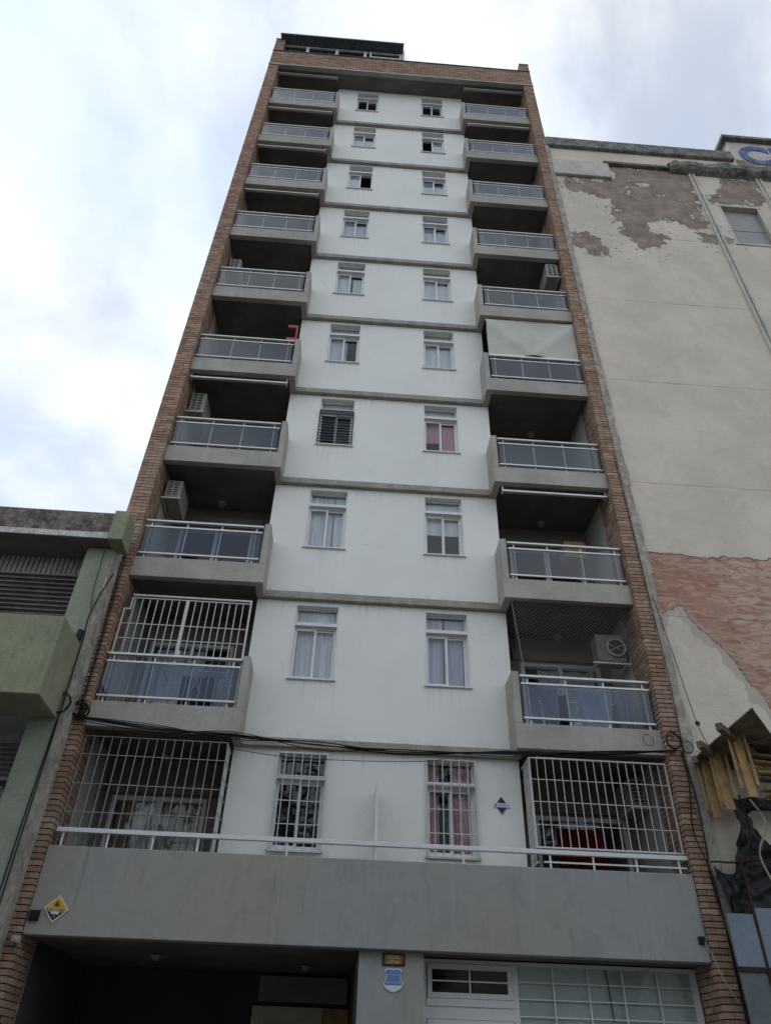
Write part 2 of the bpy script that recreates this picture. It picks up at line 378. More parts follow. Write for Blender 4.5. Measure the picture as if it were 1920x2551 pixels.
# back wall of the balcony recesses with balcony doors where they show
for s in (-1, 1):
    m = MB()
    for n in range(10):
        z0 = 3.2 if n == 0 else LV[n - 1] + .06; z1 = LV[n] - .05 if n < 9 else 30.73
        dz = z0 + 2.12; xa, xb = (2.75, 4.30)
        if n < 3:
            m.box(s * 2.29, s * xa, 1.2, 1.35, z0, z1).box(s * xb, s * 4.497, 1.2, 1.35, z0, z1).box(s * xa, s * xb, 1.2, 1.35, dz, z1)
        else: m.box(s * 2.29, s * 4.497, 1.2, 1.35, z0, z1)
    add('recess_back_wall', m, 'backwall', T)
    for n in range(3):
        z0 = 3.2 if n == 0 else LV[n - 1] + .06
        d = add('balcony_door', MB().box(s * 2.75, s * 2.81, 1.19, 1.30, z0, z0 + 2.12).box(s * 4.24, s * 4.30, 1.19, 1.30, z0, z0 + 2.12).box(s * 2.81, s * 4.24, 1.19, 1.30, z0 + 2.05, z0 + 2.12).box(s * 3.49, s * 3.56, 1.2, 1.28, z0, z0 + 2.05), 'frame', T)
        for a, b in ((2.81, 3.49), (3.56, 4.24)): add('glass_pane', B(s * a, s * b, 1.24, 1.248, z0, z0 + 2.05), 'pane', d)
        add('lintel_box', B(s * 2.60, s * 4.40, 1.12, 1.195, z0 + 2.16, z0 + 2.36), 'backwall', d)

# ---- white wall panels with window openings
WX = (-1.175, 1.175); HW = .375
def wall_panel(z0, z1, wz0, wz1):
    m = MB(); y0, y1 = WY, WY + .18; xs = 2.285
    m.box(-xs, WX[0] - HW, y0, y1, z0, z1).box(WX[0] + HW, WX[1] - HW, y0, y1, z0, z1).box(WX[1] + HW, xs, y0, y1, z0, z1)
    for c in WX: m.box(c - HW, c + HW, y0, y1, z0, wz0).box(c - HW, c + HW, y0, y1, wz1, z1)
    return m
for n in range(10):
    if n == 0: add('wall_panel', wall_panel(3.2, LV[0] - .142, 4.345, 5.775), 'white', T)
    else:
        z1 = 2.604 if n < 9 else 30.733 - LV[8]
        me = shared('wall_panel%d' % (n == 9), lambda: wall_panel(.002, z1, 1.08, 2.51), 'white'); ob('wall_panel', me, T, (0, 0, LV[n - 1]))
bandm = shared('concrete_band', lambda: B(-2.155, 2.155, 0, WY + .17, -.142, 0), 'band', bevel=.006)
for j in range(9): ob('concrete_band', bandm, T, (0, 0, LV[j]))

# ---- windows.  local origin: wall plane, level
def win_frame():
    m = MB(); a = HW
    for sx in (-1, 1): m.box(sx * a, sx * (a + .022), -.010, .0, 1.08, 2.51).box(sx * (a - .028), sx * (a - .001), .07, .15, 1.082, 2.10)
    m.box(-a - .022, a + .022, -.010, .0, 2.51, 2.532)
    m.box(-a + .001, a - .001, .07, .15, 1.082, 1.112).box(-a + .028, a - .028, .07, .15, 2.075, 2.10)
    m.box(-a + .001, a - .001, .11, .15, 2.17, 2.198).box(-a + .001, a - .001, .11, .15, 2.48, 2.509)
    for sx in (-1, 1): m.box(sx * (a - .028), sx * (a - .001), .11, .15, 2.198, 2.48)
    return m
def sash(y):
    return MB().box(-.19, -.155, y, y + .028, 1.113, 2.074).box(.155, .19, y, y + .028, 1.113, 2.074).box(-.155, .155, y, y + .028, 1.113, 1.15).box(-.155, .155, y, y + .028, 2.035, 2.074)
WINS = {}
def window(n, side, opened=None):
    lz = (4.345 - 1.08) if n == 0 else LV[n - 1]
    xc = WX[side]
    w = ob('window', shared('window_frame', win_frame, 'frame'), T, (xc, WY, lz))
    ob('transom', shared('transom', lambda: B(-HW + .001, HW - .001, -.006, .16, 2.102, 2.165), 'frame'), w)
    ob('window_sill', shared('window_sill', lambda: B(-HW - .045, HW + .045, -.045, .07, 1.052, 1.079), 'frame', bevel=.004), w)
    ob('glass_pane', shared('upper_pane', lambda: B(-HW + .028, HW - .028, .128, .134, 2.198, 2.48), 'pane'), w)
    if n >= 3: ob('shutter_box', shared('shutter_box', lambda: B(-HW + .01, HW - .01, .165, .175, 2.17, 2.50), 'reveal'), w)
    for i in (0, 1):
        x = -.172 if i == 0 else .158
        if opened == i: x = (-.165 if i else .165) * -1 * -1
        yy = .074 if i == 0 else .108
        sh = ob('sash', shared('sash', lambda: sash(0), 'frame'), w, (x, yy, 0))
        ob('glass_pane', shared('sash_pane', lambda: B(-.155, .155, .011, .017, 1.15, 2.035), 'pane'), sh)
    WINS[(n, side)] = w
    return w
OPEN = {(9, 0): None, (7, 0): 1, (8, 1): 0}
for n in range(10):
    for side in (0, 1): window(n, side, OPEN.get((n, side)))

# ---- balconies.  local origin x of the bay, level z; mirrored by separate meshes
def beam(s): return MB().box(s * 2.158, s * 4.499, -.44, -.302, -.14, .27).box(s * 2.158, s * 2.30, -.302, WY - .001, -.14, .27)
def sidep(s): return B(s * 2.162, s * 2.278, -.437, WY - .002, .271, 1.17)
for s in (-1, 1):
    for n in range(1, 10):
        z = LV[n - 1]; key = 'L' if s < 0 else 'R'
        b = ob('balcony', shared('balcony_beam' + key, lambda: beam(s), 'concrete', bevel=.006), T, (0, 0, z))
        ob('side_panel', shared('side_panel' + key, lambda: sidep(s), 'concrete', bevel=.006), b)
        ob('handrail', shared('handrail' + key, lambda: B(s * 2.30, s * 4.485, -.425, -.355, 1.085, 1.125), 'rail', bevel=.004), b)
        ob('rail', shared('rail_up' + key, lambda: B(s * 2.31, s * 4.47, -.418, -.388, .955, .985), 'rail'), b)
        ob('rail', shared('rail_low' + key, lambda: B(s * 2.31, s * 4.47, -.418, -.388, .36, .39), 'rail'), b)
        for x in (2.43, 3.07, 3.71, 4.37): ob('post', shared('post', lambda: B(-.012, .012, -.384, -.366, .271, 1.084), 'rail'), b, (s * x, 0, 0))
        for a, c in ((2.325, 3.066), (3.074, 3.706), (3.714, 4.455)): ob('glass_pane', shared('bal%s%d' % (key, a * 100), lambda: B(s * a, s * c, -.408, -.400, .391, .954), 'balglass'), b)

# ---- first-floor terrace
tp = add('terrace_parapet', MB().box(-4.495, 4.495, -.50, -.36, 3.045, 4.12).box(-4.495, 4.495, -.36, -.301, 3.045, 3.2), 'parapet', T, bevel=.008)
add('parapet_joint', B(-.0255, -.0225, -.5012, -.49, 3.06, 4.10), 'parapet', T)
tr = add('terrace_railing', B(-4.46, 4.495, -.455, -.385, 4.312, 4.372), 'frame', T, bevel=.004)
for i in range(15):
    x = -4.36 + i * (8.72 / 14)
    add('post', B(x - .012, x + .012, -.43, -.41, 4.121, 4.311), 'frame', tr)
add('rail', B(2.4, 4.47, -.435, -.41, 4.20, 4.222), 'rail', tr)
add('divider_screen', B(-.018, .018, -.33, WY - .004, 3.2, 5.24), 'frame', T)

# ---- security grilles
def bars(name, parent, items, mat='steel', w=.014):
    for a, c, ww in items:
        add(name, MB().bar(a, c, ww), mat, parent)
def grille_front(x0, x1, y, z0, z1, nb, zs, fw_=.024, mat='steel'):
    g = add('security_grille', MB().box(x0, x1, y - fw_ / 2, y + fw_ / 2, z1 - fw_, z1).box(x0, x1, y - fw_ / 2, y + fw_ / 2, z0, z0 + fw_).box(x0, x0 + fw_, y - fw_ / 2, y + fw_ / 2, z0 + fw_, z1 - fw_).box(x1 - fw_, x1, y - fw_ / 2, y + fw_ / 2, z0 + fw_, z1 - fw_), mat, T)
    vm = B(-.0055, .0055, -.0055, .0055, z0 + fw_ - .01, z1 - fw_ + .01).mesh('bar', mat)
    for i in range(1, nb + 1): ob('bar', vm, g, (x0 + (x1 - x0) * i / (nb + 1), y, 0))
    hm = B(x0 + .01, x1 - .01, -.005, .005, -.0055, .0055).mesh('bar', mat)
    for z in zs: ob('bar', hm, g, (0, y + .0135, z))
    return g
def grille_return(g, x, y0, y1, z0, z1, nb, zs):
    add('side_frame', B(x - .012, x + .012, y0 + .016, y1, z1 - .026, z1 - .002), 'steel', g); add('side_frame', B(x - .012, x + .012, y0 + .016, y1, z0, z0 + .024), 'steel', g)
    for i in range(1, nb + 1): add('bar', MB().bar((x, y0 + (y1 - y0) * i / (nb + 1), z0), (x, y0 + (y1 - y0) * i / (nb + 1), z1 - .01), .014), 'steel', g)
    for z in zs: add('bar', MB().bar((x + .0135, y0, z), (x + .0135, y1, z), .013), 'steel', g)
gl = grille_front(-4.47, -2.31, -.335, 3.32, 5.73, 15, (5.45, 5.02, 4.62), .012, 'oldsteel')
grille_return(gl, -2.322, -.335, WY - .002, 3.32, 5.72, 4, (5.45, 5.2, 4.95, 4.7, 4.45))
gr = grille_front(2.315, 4.475, -.40, 4.40, 5.725, 16, (5.39, 5.06, 4.73))
grille_return(gr, 2.327, -.40, WY - .002, 4.20, 5.715, 4, (5.39, 5.06, 4.73))
# second-floor grille above the left balustrade, with a notch at its outer top corner
y = -.335
g2 = add('security_grille', MB().box(-4.36, -2.30, y - .014, y + .014, 8.235, 8.265).box(-4.36, -2.33, y - .014, y + .014, 8.185, 8.20).box(-2.33, -2.30, y - .014, y + .014, 6.26, 8.235).box(-4.36, -4.335, y - .014, y + .014, 7.98, 8.185).box(-4.46, -4.335, y - .014, y + .014, 7.955, 7.98).box(-4.46, -4.435, y - .014, y + .014, 6.26, 7.955).box(-3.43, -3.375, y - .016, y + .016, 6.26, 8.185), 'steel', T)
for i in range(8): add('bar', B(-.007 - 4.30 + i * .125, .007 - 4.30 + i * .125, y - .007, y + .007, 6.26, 7.955 if i == 0 and False else 8.186), 'steel', g2)
for i in range(8): add('bar', B(-.007 - 3.27 + i * .118, .007 - 3.27 + i * .118, y - .007, y + .007, 6.26, 8.186), 'steel', g2)
for z in (7.70, 7.42): add('bar', B(-4.44, -2.33, y + .008, y + .020, z - .007, z + .007), 'steel', g2)
add('lock', B(-3.42, -3.34, y - .03, y - .017, 7.12, 7.22), 'steel', g2)
# window grilles
def win_grille(n, side, mat, y, vb, hb, z0, z1, hw=.40):
    lz = (4.345 - 1.08) if n == 0 else LV[n - 1]; xc = WX[side]
    g = add('window_grille', MB().box(-hw, hw, y - .01, y + .01, z1 - .022, z1).box(-hw, hw, y - .01, y + .01, z0, z0 + .022).box(-hw, -hw + .022, y - .01, y + .01, z0 + .022, z1 - .022).box(hw - .022, hw, y - .01, y + .01, z0 + .022, z1 - .022), mat, T, (xc, WY, lz))
    for i in range(1, vb + 1): x = -hw + 2 * hw * i / (vb + 1); add('bar', B(x - .007, x + .007, y - .007, y + .007, z0, z1), mat, g)
    for z in hb: add('bar', B(-hw, hw, y + .008, y + .02, z - .007, z + .007), mat, g)
    for sx in (-1, 1):
        for z in (z0 + .05, z1 - .05): add('fixing', B(sx * hw - .01 * sx, sx * (hw - .03), y + .011, -.011, z - .01, z + .01), mat, g)
    return g
win_grille(0, 0, 'steel', -.07, 5, (1.42, 1.76, 2.13), 1.03, 2.50)
win_grille(0, 1, 'steel', -.035, 5, (1.40, 1.75, 2.12), 1.04, 2.52)
wg = win_grille(3, 0, 'black', -.03, 1, [1.08 + .085 * i for i in range(1, 12)], 1.07, 2.12, .385)

# ---- ground floor
add('pilaster', MB().box(-.17, .68, -.37, 2.9, 0, 3.04), 'parapet', T)
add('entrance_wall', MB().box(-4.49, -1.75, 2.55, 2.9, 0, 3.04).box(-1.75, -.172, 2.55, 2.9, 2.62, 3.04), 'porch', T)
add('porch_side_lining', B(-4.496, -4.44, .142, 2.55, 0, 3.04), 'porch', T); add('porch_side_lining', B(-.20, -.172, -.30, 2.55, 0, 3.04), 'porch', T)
ed = add('entrance_door', MB().box(-1.72, -1.60, 2.48, 2.56, 0, 2.60).box(-.72, -.62, 2.48, 2.56, 0, 2.60).box(-1.60, -.72, 2.5, 2.56, 2.42, 2.60), 'tanframe', T)
add('door_header', B(-1.64, -.24, 2.44, 2.549, 2.66, 3.0), 'backwall', ed); add('glass_pane', B(-1.60, -.72, 2.52, 2.528, 0, 2.42), 'pane', ed); add('side_light', B(-.62, -.21, 2.52, 2.54, 0, 2.6), 'wood', ed)
sf = add('shop_window', MB().box(.70, 4.48, .05, .11, 2.985, 3.03).box(.70, .76, .05, .11, 0, 2.985).box(1.93, 2.0, .05, .11, 0, 2.985).box(4.40, 4.48, .05, .11, 0, 2.985).box(.76, 1.93, .03, .12, 2.50, 2.585).box(.76, 1.93, .05, .11, 2.36, 2.50), 'frame', T)
fan = add('opening_light', MB().box(.775, .835, .035, .095, 2.59, 2.98).box(1.86, 1.925, .035, .095, 2.59, 2.98).box(.835, 1.86, .035, .095, 2.59, 2.65).box(.835, 1.86, .035, .095, 2.915, 2.98), 'frame', sf)
add('glazing_bar', B(1.335, 1.355, .03, .045, 2.645, 2.92), 'frame', fan); add('glazing_bar', B(.83, 1.865, .028, .043, 2.772, 2.79), 'frame', fan)
add('glass_pane', B(.835, 1.86, .07, .076, 2.65, 2.915), 'pane', fan)
add('door_leaf', MB().box(.77, .90, .045, .10, 0, 2.355).box(1.80, 1.92, .045, .10, 0, 2.355).box(.90, 1.80, .045, .10, 2.24, 2.355), 'frame', sf)
add('glass_pane', B(.90, 1.80, .07, .076, 0, 2.24), 'pane', sf); add('glazing_bar', B(1.34, 1.36, .03, .044, 0, 2.24), 'frame', sf)
add('film_panel', B(2.0, 4.40, .095, .10, 0, 2.985), 'cyan', sf); add('glass_pane', B(2.0, 4.40, .075, .081, 0, 2.985), 'pane', sf)
add('dark_strip', MB().bar((3.23, .068, 2.98), (3.26, .068, 2.40), .03, .006), 'black', sf)
for i in range(1, 5): add('glazing_bar', B(2.0 + i * .48 - .009, 2.0 + i * .48 + .009, .04, .052, 0, 2.985), 'frame', sf)
for i in range(6): add('glazing_bar', B(2.0, 4.40, .053, .064, 2.80 - i * .19 - .007, 2.80 - i * .19 + .007), 'frame', sf)
add('shop_interior', MB().box(.69, 4.49, 1.6, 1.7, 0, 3.04), 'inner', T)
for x, yy in ((-3.03, .84), (-.9, 1.37)):
    l = empty('porch_lamp', (x, yy, 3.03), 'small round ceiling lamp in the dark entrance porch, %s' % ('nearer the brick pillar' if x < -2 else 'in front of the entrance door'), 'lamp', 'porch ceiling lamps')
    add('lamp_base', MB().disc((0, 0, 0), (0, 0, -1), .08, .018), 'plastic', l); add('lamp_glass', MB().disc((0, 0, -.018), (0, 0, -1), .055, .04), 'lampw', l)

# ---- rooftop enclosure (left half)
pe = add('rooftop_enclosure', MB().box(-4.66, -4.60, -.42, -.34, 32.063, 33.08).box(.0, .10, -.42, 2.4, 32.063, 33.45).box(-4.60, 0, -.40, -.34, 33.02, 33.08), 'frame', T)
for x in (-3.62, -2.5, -1.42): add('mullion', B(x - .055, x + .055, -.42, -.34, 32.063, 33.02), 'frame', pe)
wf = add('window_frame', MB().box(-1.25, -1.18, -.43, -.35, 32.50, 33.02).box(-.10, -.03, -.43, -.35, 32.50, 33.02).box(-1.18, -.10, -.43, -.35, 32.50, 32.58), 'frame', pe)
add('glass_pane', B(-4.6, 0, -.375, -.368, 32.063, 33.02), 'pane', pe)
add('back_panel', B(-4.6, 0, .2, .25, 32.063, 33.1), 'roofsheet', pe)
rs = MB(); nx = 180
def rf(u, v):
    x = -4.68 + 4.72 * u; return (x, -.76 + 3.2 * v, 33.10 + .02 * math.cos(u * nx * math.pi * 2 / 4) + .06 * v)
rs.grid(rf, nx * 2, 2); rs.grid(lambda u, v: Vector(rf(1 - u, v)) + Vector((0, 0, .012)), nx * 2, 1)
add('corrugated_roof', rs, 'roofsheet', pe)
add('gutter', B(-4.68, .04, -.775, -.762, 33.085, 33.16), 'roofsheet', pe)

# ================================================================== THINGS ON THE TOWER
# curtains and blinds
def curtain(n, side, x0, x1, z0, z1, mat, label, waves=6, amp=.012, cat='curtain', yoff=.185, tie=0):
    lz = (4.345 - 1.08) if n == 0 else LV[n - 1]; xc = WX[side]; ph = rnd.uniform(0, 6)
    def fn(u, v):
        w = 1 - tie * (.55 * math.exp(-((v - .42) / .22) ** 2)) if tie else 1
        xx = x0 + (x1 - x0) * u if tie <= 0 else x1 - (x1 - x0) * (1 - u) * w
        return (xc + xx, WY + yoff + amp * math.sin(u * waves * 2 * math.pi + ph + .5 * math.sin(v * 3)) * (1.1 - .3 * v), lz + z0 + (z1 - z0) * v)
    return tag(add('curtain', MB().grid(fn, waves * 8, 6), mat, smooth=True), label, cat, 'curtains behind the tower windows')
def row(n): return ORD[9 - n]
SN = ('left', 'right')
def cl(n, side, what): return '%s behind the %s window, %s row down' % (what, SN[side], row(n))
curtain(1, 0, -.36, .02, 1.1, 2.5, 'curt_white', cl(1, 0, 'white curtain, left half,'), 5)
curtain(1, 0, .0, .36, 1.1, 2.5, 'curt_white', cl(1, 0, 'white curtain, right half,'), 4)
curtain(1, 1, -.36, -.05, 1.1, 2.5, 'curt_lilac', cl(1, 1, 'lilac curtain, left half,'), 3)
curtain(1, 1, -.02, .36, 1.1, 2.5, 'curt_lilac', cl(1, 1, 'lilac curtain with folds, right half,'), 6)
curtain(2, 0, -.36, .12, 1.1, 2.5, 'curt_white', cl(2, 0, 'white curtain, wider left one,'), 5)
curtain(2, 0, .14, .36, 1.1, 2.5, 'curt_white', cl(2, 0, 'white curtain, narrow right one,'), 3)
curtain(2, 1, -.36, .36, 1.68, 2.5, 'curt_white', cl(2, 1, 'white roller blind half lowered'), 1, .002, 'blind')
curtain(3, 1, .0, .36, 1.1, 2.1, 'curt_pink', cl(3, 1, 'pink curtain, straight right half,'), 5)
curtain(3, 1, -.34, -.01, 1.5, 2.1, 'curt_pink', cl(3, 1, 'pink curtain gathered aside, left half,'), 4)
curtain(4, 0, -.36, .08, 1.1, 2.1, 'curt_white', cl(4, 0, 'white striped curtain'), 8)
curtain(4, 1, -.36, .0, 1.1, 2.1, 'curt_white', cl(4, 1, 'white curtain, left half,'), 1, .004)
curtain(4, 1, .0, .36, 1.1, 2.1, 'curt_white', cl(4, 1, 'white curtain, right half,'), 2, .006)
curtain(5, 0, -.36, .0, 1.1, 2.1, 'curt_white', cl(5, 0, 'white curtain, left half,'), 5)
curtain(5, 0, .08, .36, 1.1, 2.0, 'curt_white', cl(5, 0, 'white curtain, right half,'), 4)
curtain(5, 1, -.36, .36, 1.1, 2.1, 'curt_white', cl(5, 1, 'plain white curtain'), 4, .008)
curtain(6, 0, -.36, .3, 1.1, 1.95, 'curt_lilac', cl(6, 0, 'pale lilac curtain'), 3, .01)
curtain(6, 1, -.36, .34, 1.1, 1.9, 'curt_lilac', cl(6, 1, 'pale lilac curtain'), 4, .01)
curtain(7, 0, -.36, .0, 1.1, 2.0, 'curt_white', cl(7, 0, 'white curtain in the left half'), 3)
curtain(7, 1, -.36, .36, 1.1, 1.85, 'curt_white', cl(7, 1, 'white half-height curtain'), 3, .01)
curtain(8, 0, -.36, .0, 1.1, 1.9, 'curt_white', cl(8, 0, 'white curtain, left half,'), 3)
curtain(8, 0, .03, .36, 1.1, 1.9, 'curt_white', cl(8, 0, 'white curtain, right half,'), 3)
curtain(8, 1, .02, .36, 1.1, 1.95, 'curt_white', cl(8, 1, 'white curtain in the right half'), 1, .004)
curtain(0, 1, -.36, -.17, 1.1, 2.5, 'curt_pink', 'pink curtain at the left edge of the barred window beside the blue diamond sign', 4)
curtain(0, 1, -.16, .0, 1.1, 1.9, 'curt_green', 'dark green curtain in the barred window beside the blue diamond sign', 3)
curtain(0, 1, .02, .30, 1.1, 2.5, 'curt_pink', 'pink curtain in the right half of the barred window beside the blue diamond sign', 5)
tag(add('ornament', MB().disc((WX[1] - .12, WY + .18, LV[6] + 1.15), (0, 0, 1), .06, .14, 10), 'yellow'), 'small orange ornament on the sill of the right window, third row from the top', 'ornament')
# balcony-door curtains on the first floor
def sheet(name, x0, x1, yy, z0, z1, mat, label, cat, waves=6, amp=.03, group=None, taper=None, thick=0):
    ph = rnd.uniform(0, 6)
    def fn(u, v):
        k = taper(v) if taper else 1
        return (x0 + (x1 - x0) * (.5 + (u - .5) * k), yy + amp * math.sin(u * waves * 6.283 + ph + 1.2 * math.sin(v * 2.5)) * (1.15 - .5 * v), z0 + (z1 - z0) * v)
    return tag(add(name, MB().grid(fn, max(16, waves * 8), 10), mat, smooth=True), label, cat, group)
sheet('door_curtain', -4.2, -3.95, 1.33, 3.22, 5.25, 'curt_tan', 'tan curtain at the left side of the first-floor glass door', 'curtain', 3)
sheet('door_curtain', -3.35, -3.05, 1.33, 3.22, 5.25, 'curt_tan', 'tan curtain in the middle of the first-floor glass door', 'curtain', 3)
sheet('door_curtain', -2.98, -2.80, 1.33, 3.22, 5.25, 'curt_tan', 'narrow tan curtain at the right side of the first-floor glass door', 'curtain', 2)
sheet('door_curtain', -3.95, -3.36, 1.40, 3.22, 5.25, 'curt_white', 'thin white net curtain behind the first-floor glass door', 'curtain', 4)
sheet('hanging_cloth', 2.95, 3.75, .75, 3.25, 5.0, 'curt_red', 'dark red cloth hanging behind the right-hand first-floor grille', 'cloth', 4)
sheet('door_curtain', -4.2, -3.3, 1.33, LV[0] + .1, LV[0] + 2.1, 'curt_white', 'white curtain behind the balcony door above the cable bundle, left side', 'curtain', 4)
sheet('door_curtain', 3.1, 4.2, 1.33, LV[0] + .1, LV[0] + 2.1, 'curt_white', 'pale curtain behind the balcony door above the cable bundle, right side', 'curtain', 3)

# rolled awnings
def awning_roll(s, n):
    z = (LV[n] - .14 if n < 9 else 30.725) - .13
    a = empty('rolled_awning', (s * 3.4, -.30, z), 'white rolled-up awning bar above the %s balcony of the %s row from the top' % (SN[s > 0], row(n)), 'awning', 'rolled awnings under the balcony slabs')
    add('roller', MB().tube([(-1.06, 0, 0), (1.06, 0, 0)], .034, 10), 'awning', a, smooth=False)
    add('front_bar', B(-1.08, 1.08, -.07, -.045, -.05, -.012), 'rail', a)
    for x in (-1.07, 1.05): add('bracket', B(x, x + .02, -.045, .05, -.06, .125), 'rail', a)
for s, n in ((-1, 9), (-1, 8), (-1, 7), (-1, 6), (-1, 3), (1, 9), (1, 8), (1, 2)): awning_roll(s, n)
aw = empty('lowered_awning', (3.4, -.33, LV[4] - .16), 'cream canvas awning lowered like a screen over a right-hand balcony', 'awning')
def af(u, v):
    x = -1.09 + 2.18 * u; sag = .05 * math.sin(math.pi * u) * (1 - v)
    fold = .045 * math.exp(-((u - .5 - .55 * abs(v - .0) * (1 if u > .5 else -1)) / .10) ** 2)
    return (x, -.03 - fold + .012 * math.sin(9 * u + 3 * v), -1.36 + 1.31 * v - sag * .3)
add('canvas', MB().grid(af, 40, 16), 'awning', aw, smooth=True); add('roller', MB().tube([(-1.1, 0, -.03), (1.1, 0, -.03)], .035, 10), 'awning', aw); add('bottom_bar', B(-1.1, 1.1, -.045, -.02, -1.41, -1.37), 'rail', aw)

# ceiling lamps in the recesses
for s, n, x, yy in ((-1, 2, -3.49, .95), (1, 2, 3.44, .95), (1, 1, 3.49, 1.0), (1, 3, 3.49, .95), (-1, 0, -3.53, 1.0)):
    zc = LV[n] - .051
    l = empty('ceiling_lamp', (x, yy, zc), 'round ceiling lamp in the %s balcony recess of the %s row from the top' % (SN[s > 0], row(n)), 'lamp', 'balcony ceiling lamps')
    add('lamp_base', MB().disc((0, 0, 0), (0, 0, -1), .09, .02), 'plastic', l); add('lamp_glass', MB().disc((0, 0, -.02), (0, 0, -1), .07, .05, 16), 'lampw', l)

# air conditioners
def ac_side(x0, x1, z0, z1, s, label, yy=0.0):
    a = empty('air_conditioner', ((x0 + x1) / 2, yy, z0), label, 'air conditioner', 'air conditioner units in the recesses')
    w = (x1 - x0) / 2; h = z1 - z0
    add('case', B(-w, w, .012, .72, 0, h), 'plastic', a, bevel=.01)
    add('grid_back', B(-w + .03, w - .05, .004, .0115, .04, h - .04), 'fan', a)
    for i in range(7): z = .04 + (h - .08) * i / 6; add('louver', B(-w + .02, w - .04, -.006, .0035, z - .011, z + .011), 'plastic', a)
    for x in (-w + .02, -.02, w - .06): add('rib', B(x, x + .02, -.012, -.0065, .03, h - .03), 'plastic', a)
    add('bracket', MB().box(-w - .05, w + .03, -.03, .0, -.05, -.02).box(-w - .03, -w, 0.001, .7, -.05, -.02).box(w - .03, w, .001, .7, -.05, -.02), 'steel', a)
ac_side(-4.44, -4.13, LV[1] + 2.02, LV[1] + 2.46, -1, 'air conditioner with slotted grid in the left recess of the eighth row from the top')
ac_side(-4.44, -4.12, LV[2] + 1.74, LV[2] + 2.32, -1, 'air conditioner with slotted grid in the left recess of the seventh row from the top')
ac_side(-4.44, -4.14, LV[4] + 1.68, LV[4] + 2.16, -1, 'half-hidden air conditioner in the left recess of the fifth row from the top')
ac_side(4.12, 4.44, 18.90, 19.50, 1, 'grimy air conditioner hung beside the brick pillar on the fifth row from the top', -.34)
ac_side(4.18, 4.44, 5.33, 5.78, 1, 'white air conditioner behind the right-hand first-floor grille', .45)
a = empty('air_conditioner', (4.12, .1, 7.72), 'air conditioner with a round fan guard behind the netted balcony', 'air conditioner', 'air conditioner units in the recesses')
add('case', B(-.22, .30, .012, .30, 0, .54), 'grime', a, bevel=.012); add('fan_opening', MB().disc((.13, .011, .27), (0, -1, 0), .16, .004, 24), 'fan', a)
add('fan_guard', MB().tube([(.13 + .165 * math.cos(t * math.pi / 12), -.02, .27 + .165 * math.sin(t * math.pi / 12)) for t in range(25)], .02, 6).bar((-.02, -.008, .19), (.28, -.008, .35), .012).bar((-.02, -.008, .35), (.28, -.008, .19), .012), 'plastic', a)
add('bracket', MB().box(-.33, .36, -.02, .02, -.06, -.03).box(-.28, -.24, .021, .6, -.06, -.03).box(.26, .30, .021, .6, -.06, -.03), 'steel', a)
# red bracket shelf
a = empty('red_rack', (-2.40, -.2, LV[3] + 1.2), 'small red metal rack at the end of a left-hand balcony, sixth row from the top', 'rack')
add('upright', B(.06, .10, -.02, .02, .0, .75), 'red', a); add('shelf', B(-.14, .059, -.02, .02, .66, .75), 'red', a); add('shelf', B(-.14, .059, -.02, .02, .18, .27), 'red', a)
# netting on the right second-floor balcony
nm = MB(); x0, x1, z0, z1 = 2.30, 4.48, LV[0] + 1.14, LV[1] - .15; st = .075
def clipline(c, sgn):
    pts = []
    for x, z in ((x0, None), (x1, None)):
        zz_ = c + sgn * (x - x0)
        if z0 <= zz_ <= z1: pts.append((x, zz_))
    for z in (z0, z1):
        x = x0 + (z - c) / sgn
        if x0 < x < x1: pts.append((x, z))
    return pts[:2]
for sgn in (1, -1):
    c = z0 - (x1 - x0) if sgn > 0 else z0
    while c < z1 + (x1 - x0):
        p = clipline(c, sgn)
        if len(p) == 2: nm.bar((p[0][0], -.33 + .003 * sgn, p[0][1]), (p[1][0], -.33 + .003 * sgn, p[1][1]), .0026)
        c += st
for i in range(2): nm.bar((x0, -.33, z0 + (z1 - z0) * i), (x1, -.33, z0 + (z1 - z0) * i), .008)
nm.bar((x0 + .12, -.34, z0), (x0 + .0, -.34, z1), .012)
tag(add('safety_net', nm, 'backwall'), 'fine diamond mesh netting closing the right balcony above the cable bundle', 'net')
# drying racks and laundry
def rack(x0, x1, yy, zf, label):
    a = empty('drying_rack', ((x0 + x1) / 2, yy, zf), label, 'drying rack'); w = (x1 - x0) / 2
    for y_ in (-.22, .22): add('leg', MB().bar((-w * .6, -y_, 0), (w * .1, y_, .92), .018), 'frame', a); add('leg', MB().bar((w * .6, -y_, 0), (-w * .1, y_, .92), .018), 'frame', a)
    add('top_frame', MB().bar((-w, -.25, .93), (w, -.25, .93), .016).bar((-w, .25, .93), (w, .25, .93), .016).bar((-w, -.25, .93), (-w, .25, .93), .016).bar((w, -.25, .93), (w, .25, .93), .016), 'frame', a)
    for i in range(1, 6): add('line', MB().bar((-w, -.25 + i * .083, .93), (w, -.25 + i * .083, .93), .006), 'frame', a)
rack(2.75, 4.1, .03, LV[0] + .06, 'white folding drying rack loaded with laundry on the netted balcony')
sheet('laundry', 3.25, 3.85, -.31, LV[0] + .30, LV[0] + .99, 'cloth_blue', 'pale blue cloth drying on the netted balcony', 'laundry', 3, .035, 'laundry on the netted balcony', lambda v: .8 + .25 * v)
sheet('laundry', 2.62, 2.95, -.31, LV[0] + .32, LV[0] + .99, 'cloth_grey', 'grey garment drying at the left of the netted balcony', 'laundry', 3, .03, 'laundry on the netted balcony', lambda v: .7 + .3 * v)
sheet('laundry', 3.92, 4.2, -.31, LV[0] + .25, LV[0] + .99, 'cloth_grey', 'grey garment drying at the right of the netted balcony', 'laundry', 3, .03, 'laundry on the netted balcony', lambda v: .75 + .2 * v)
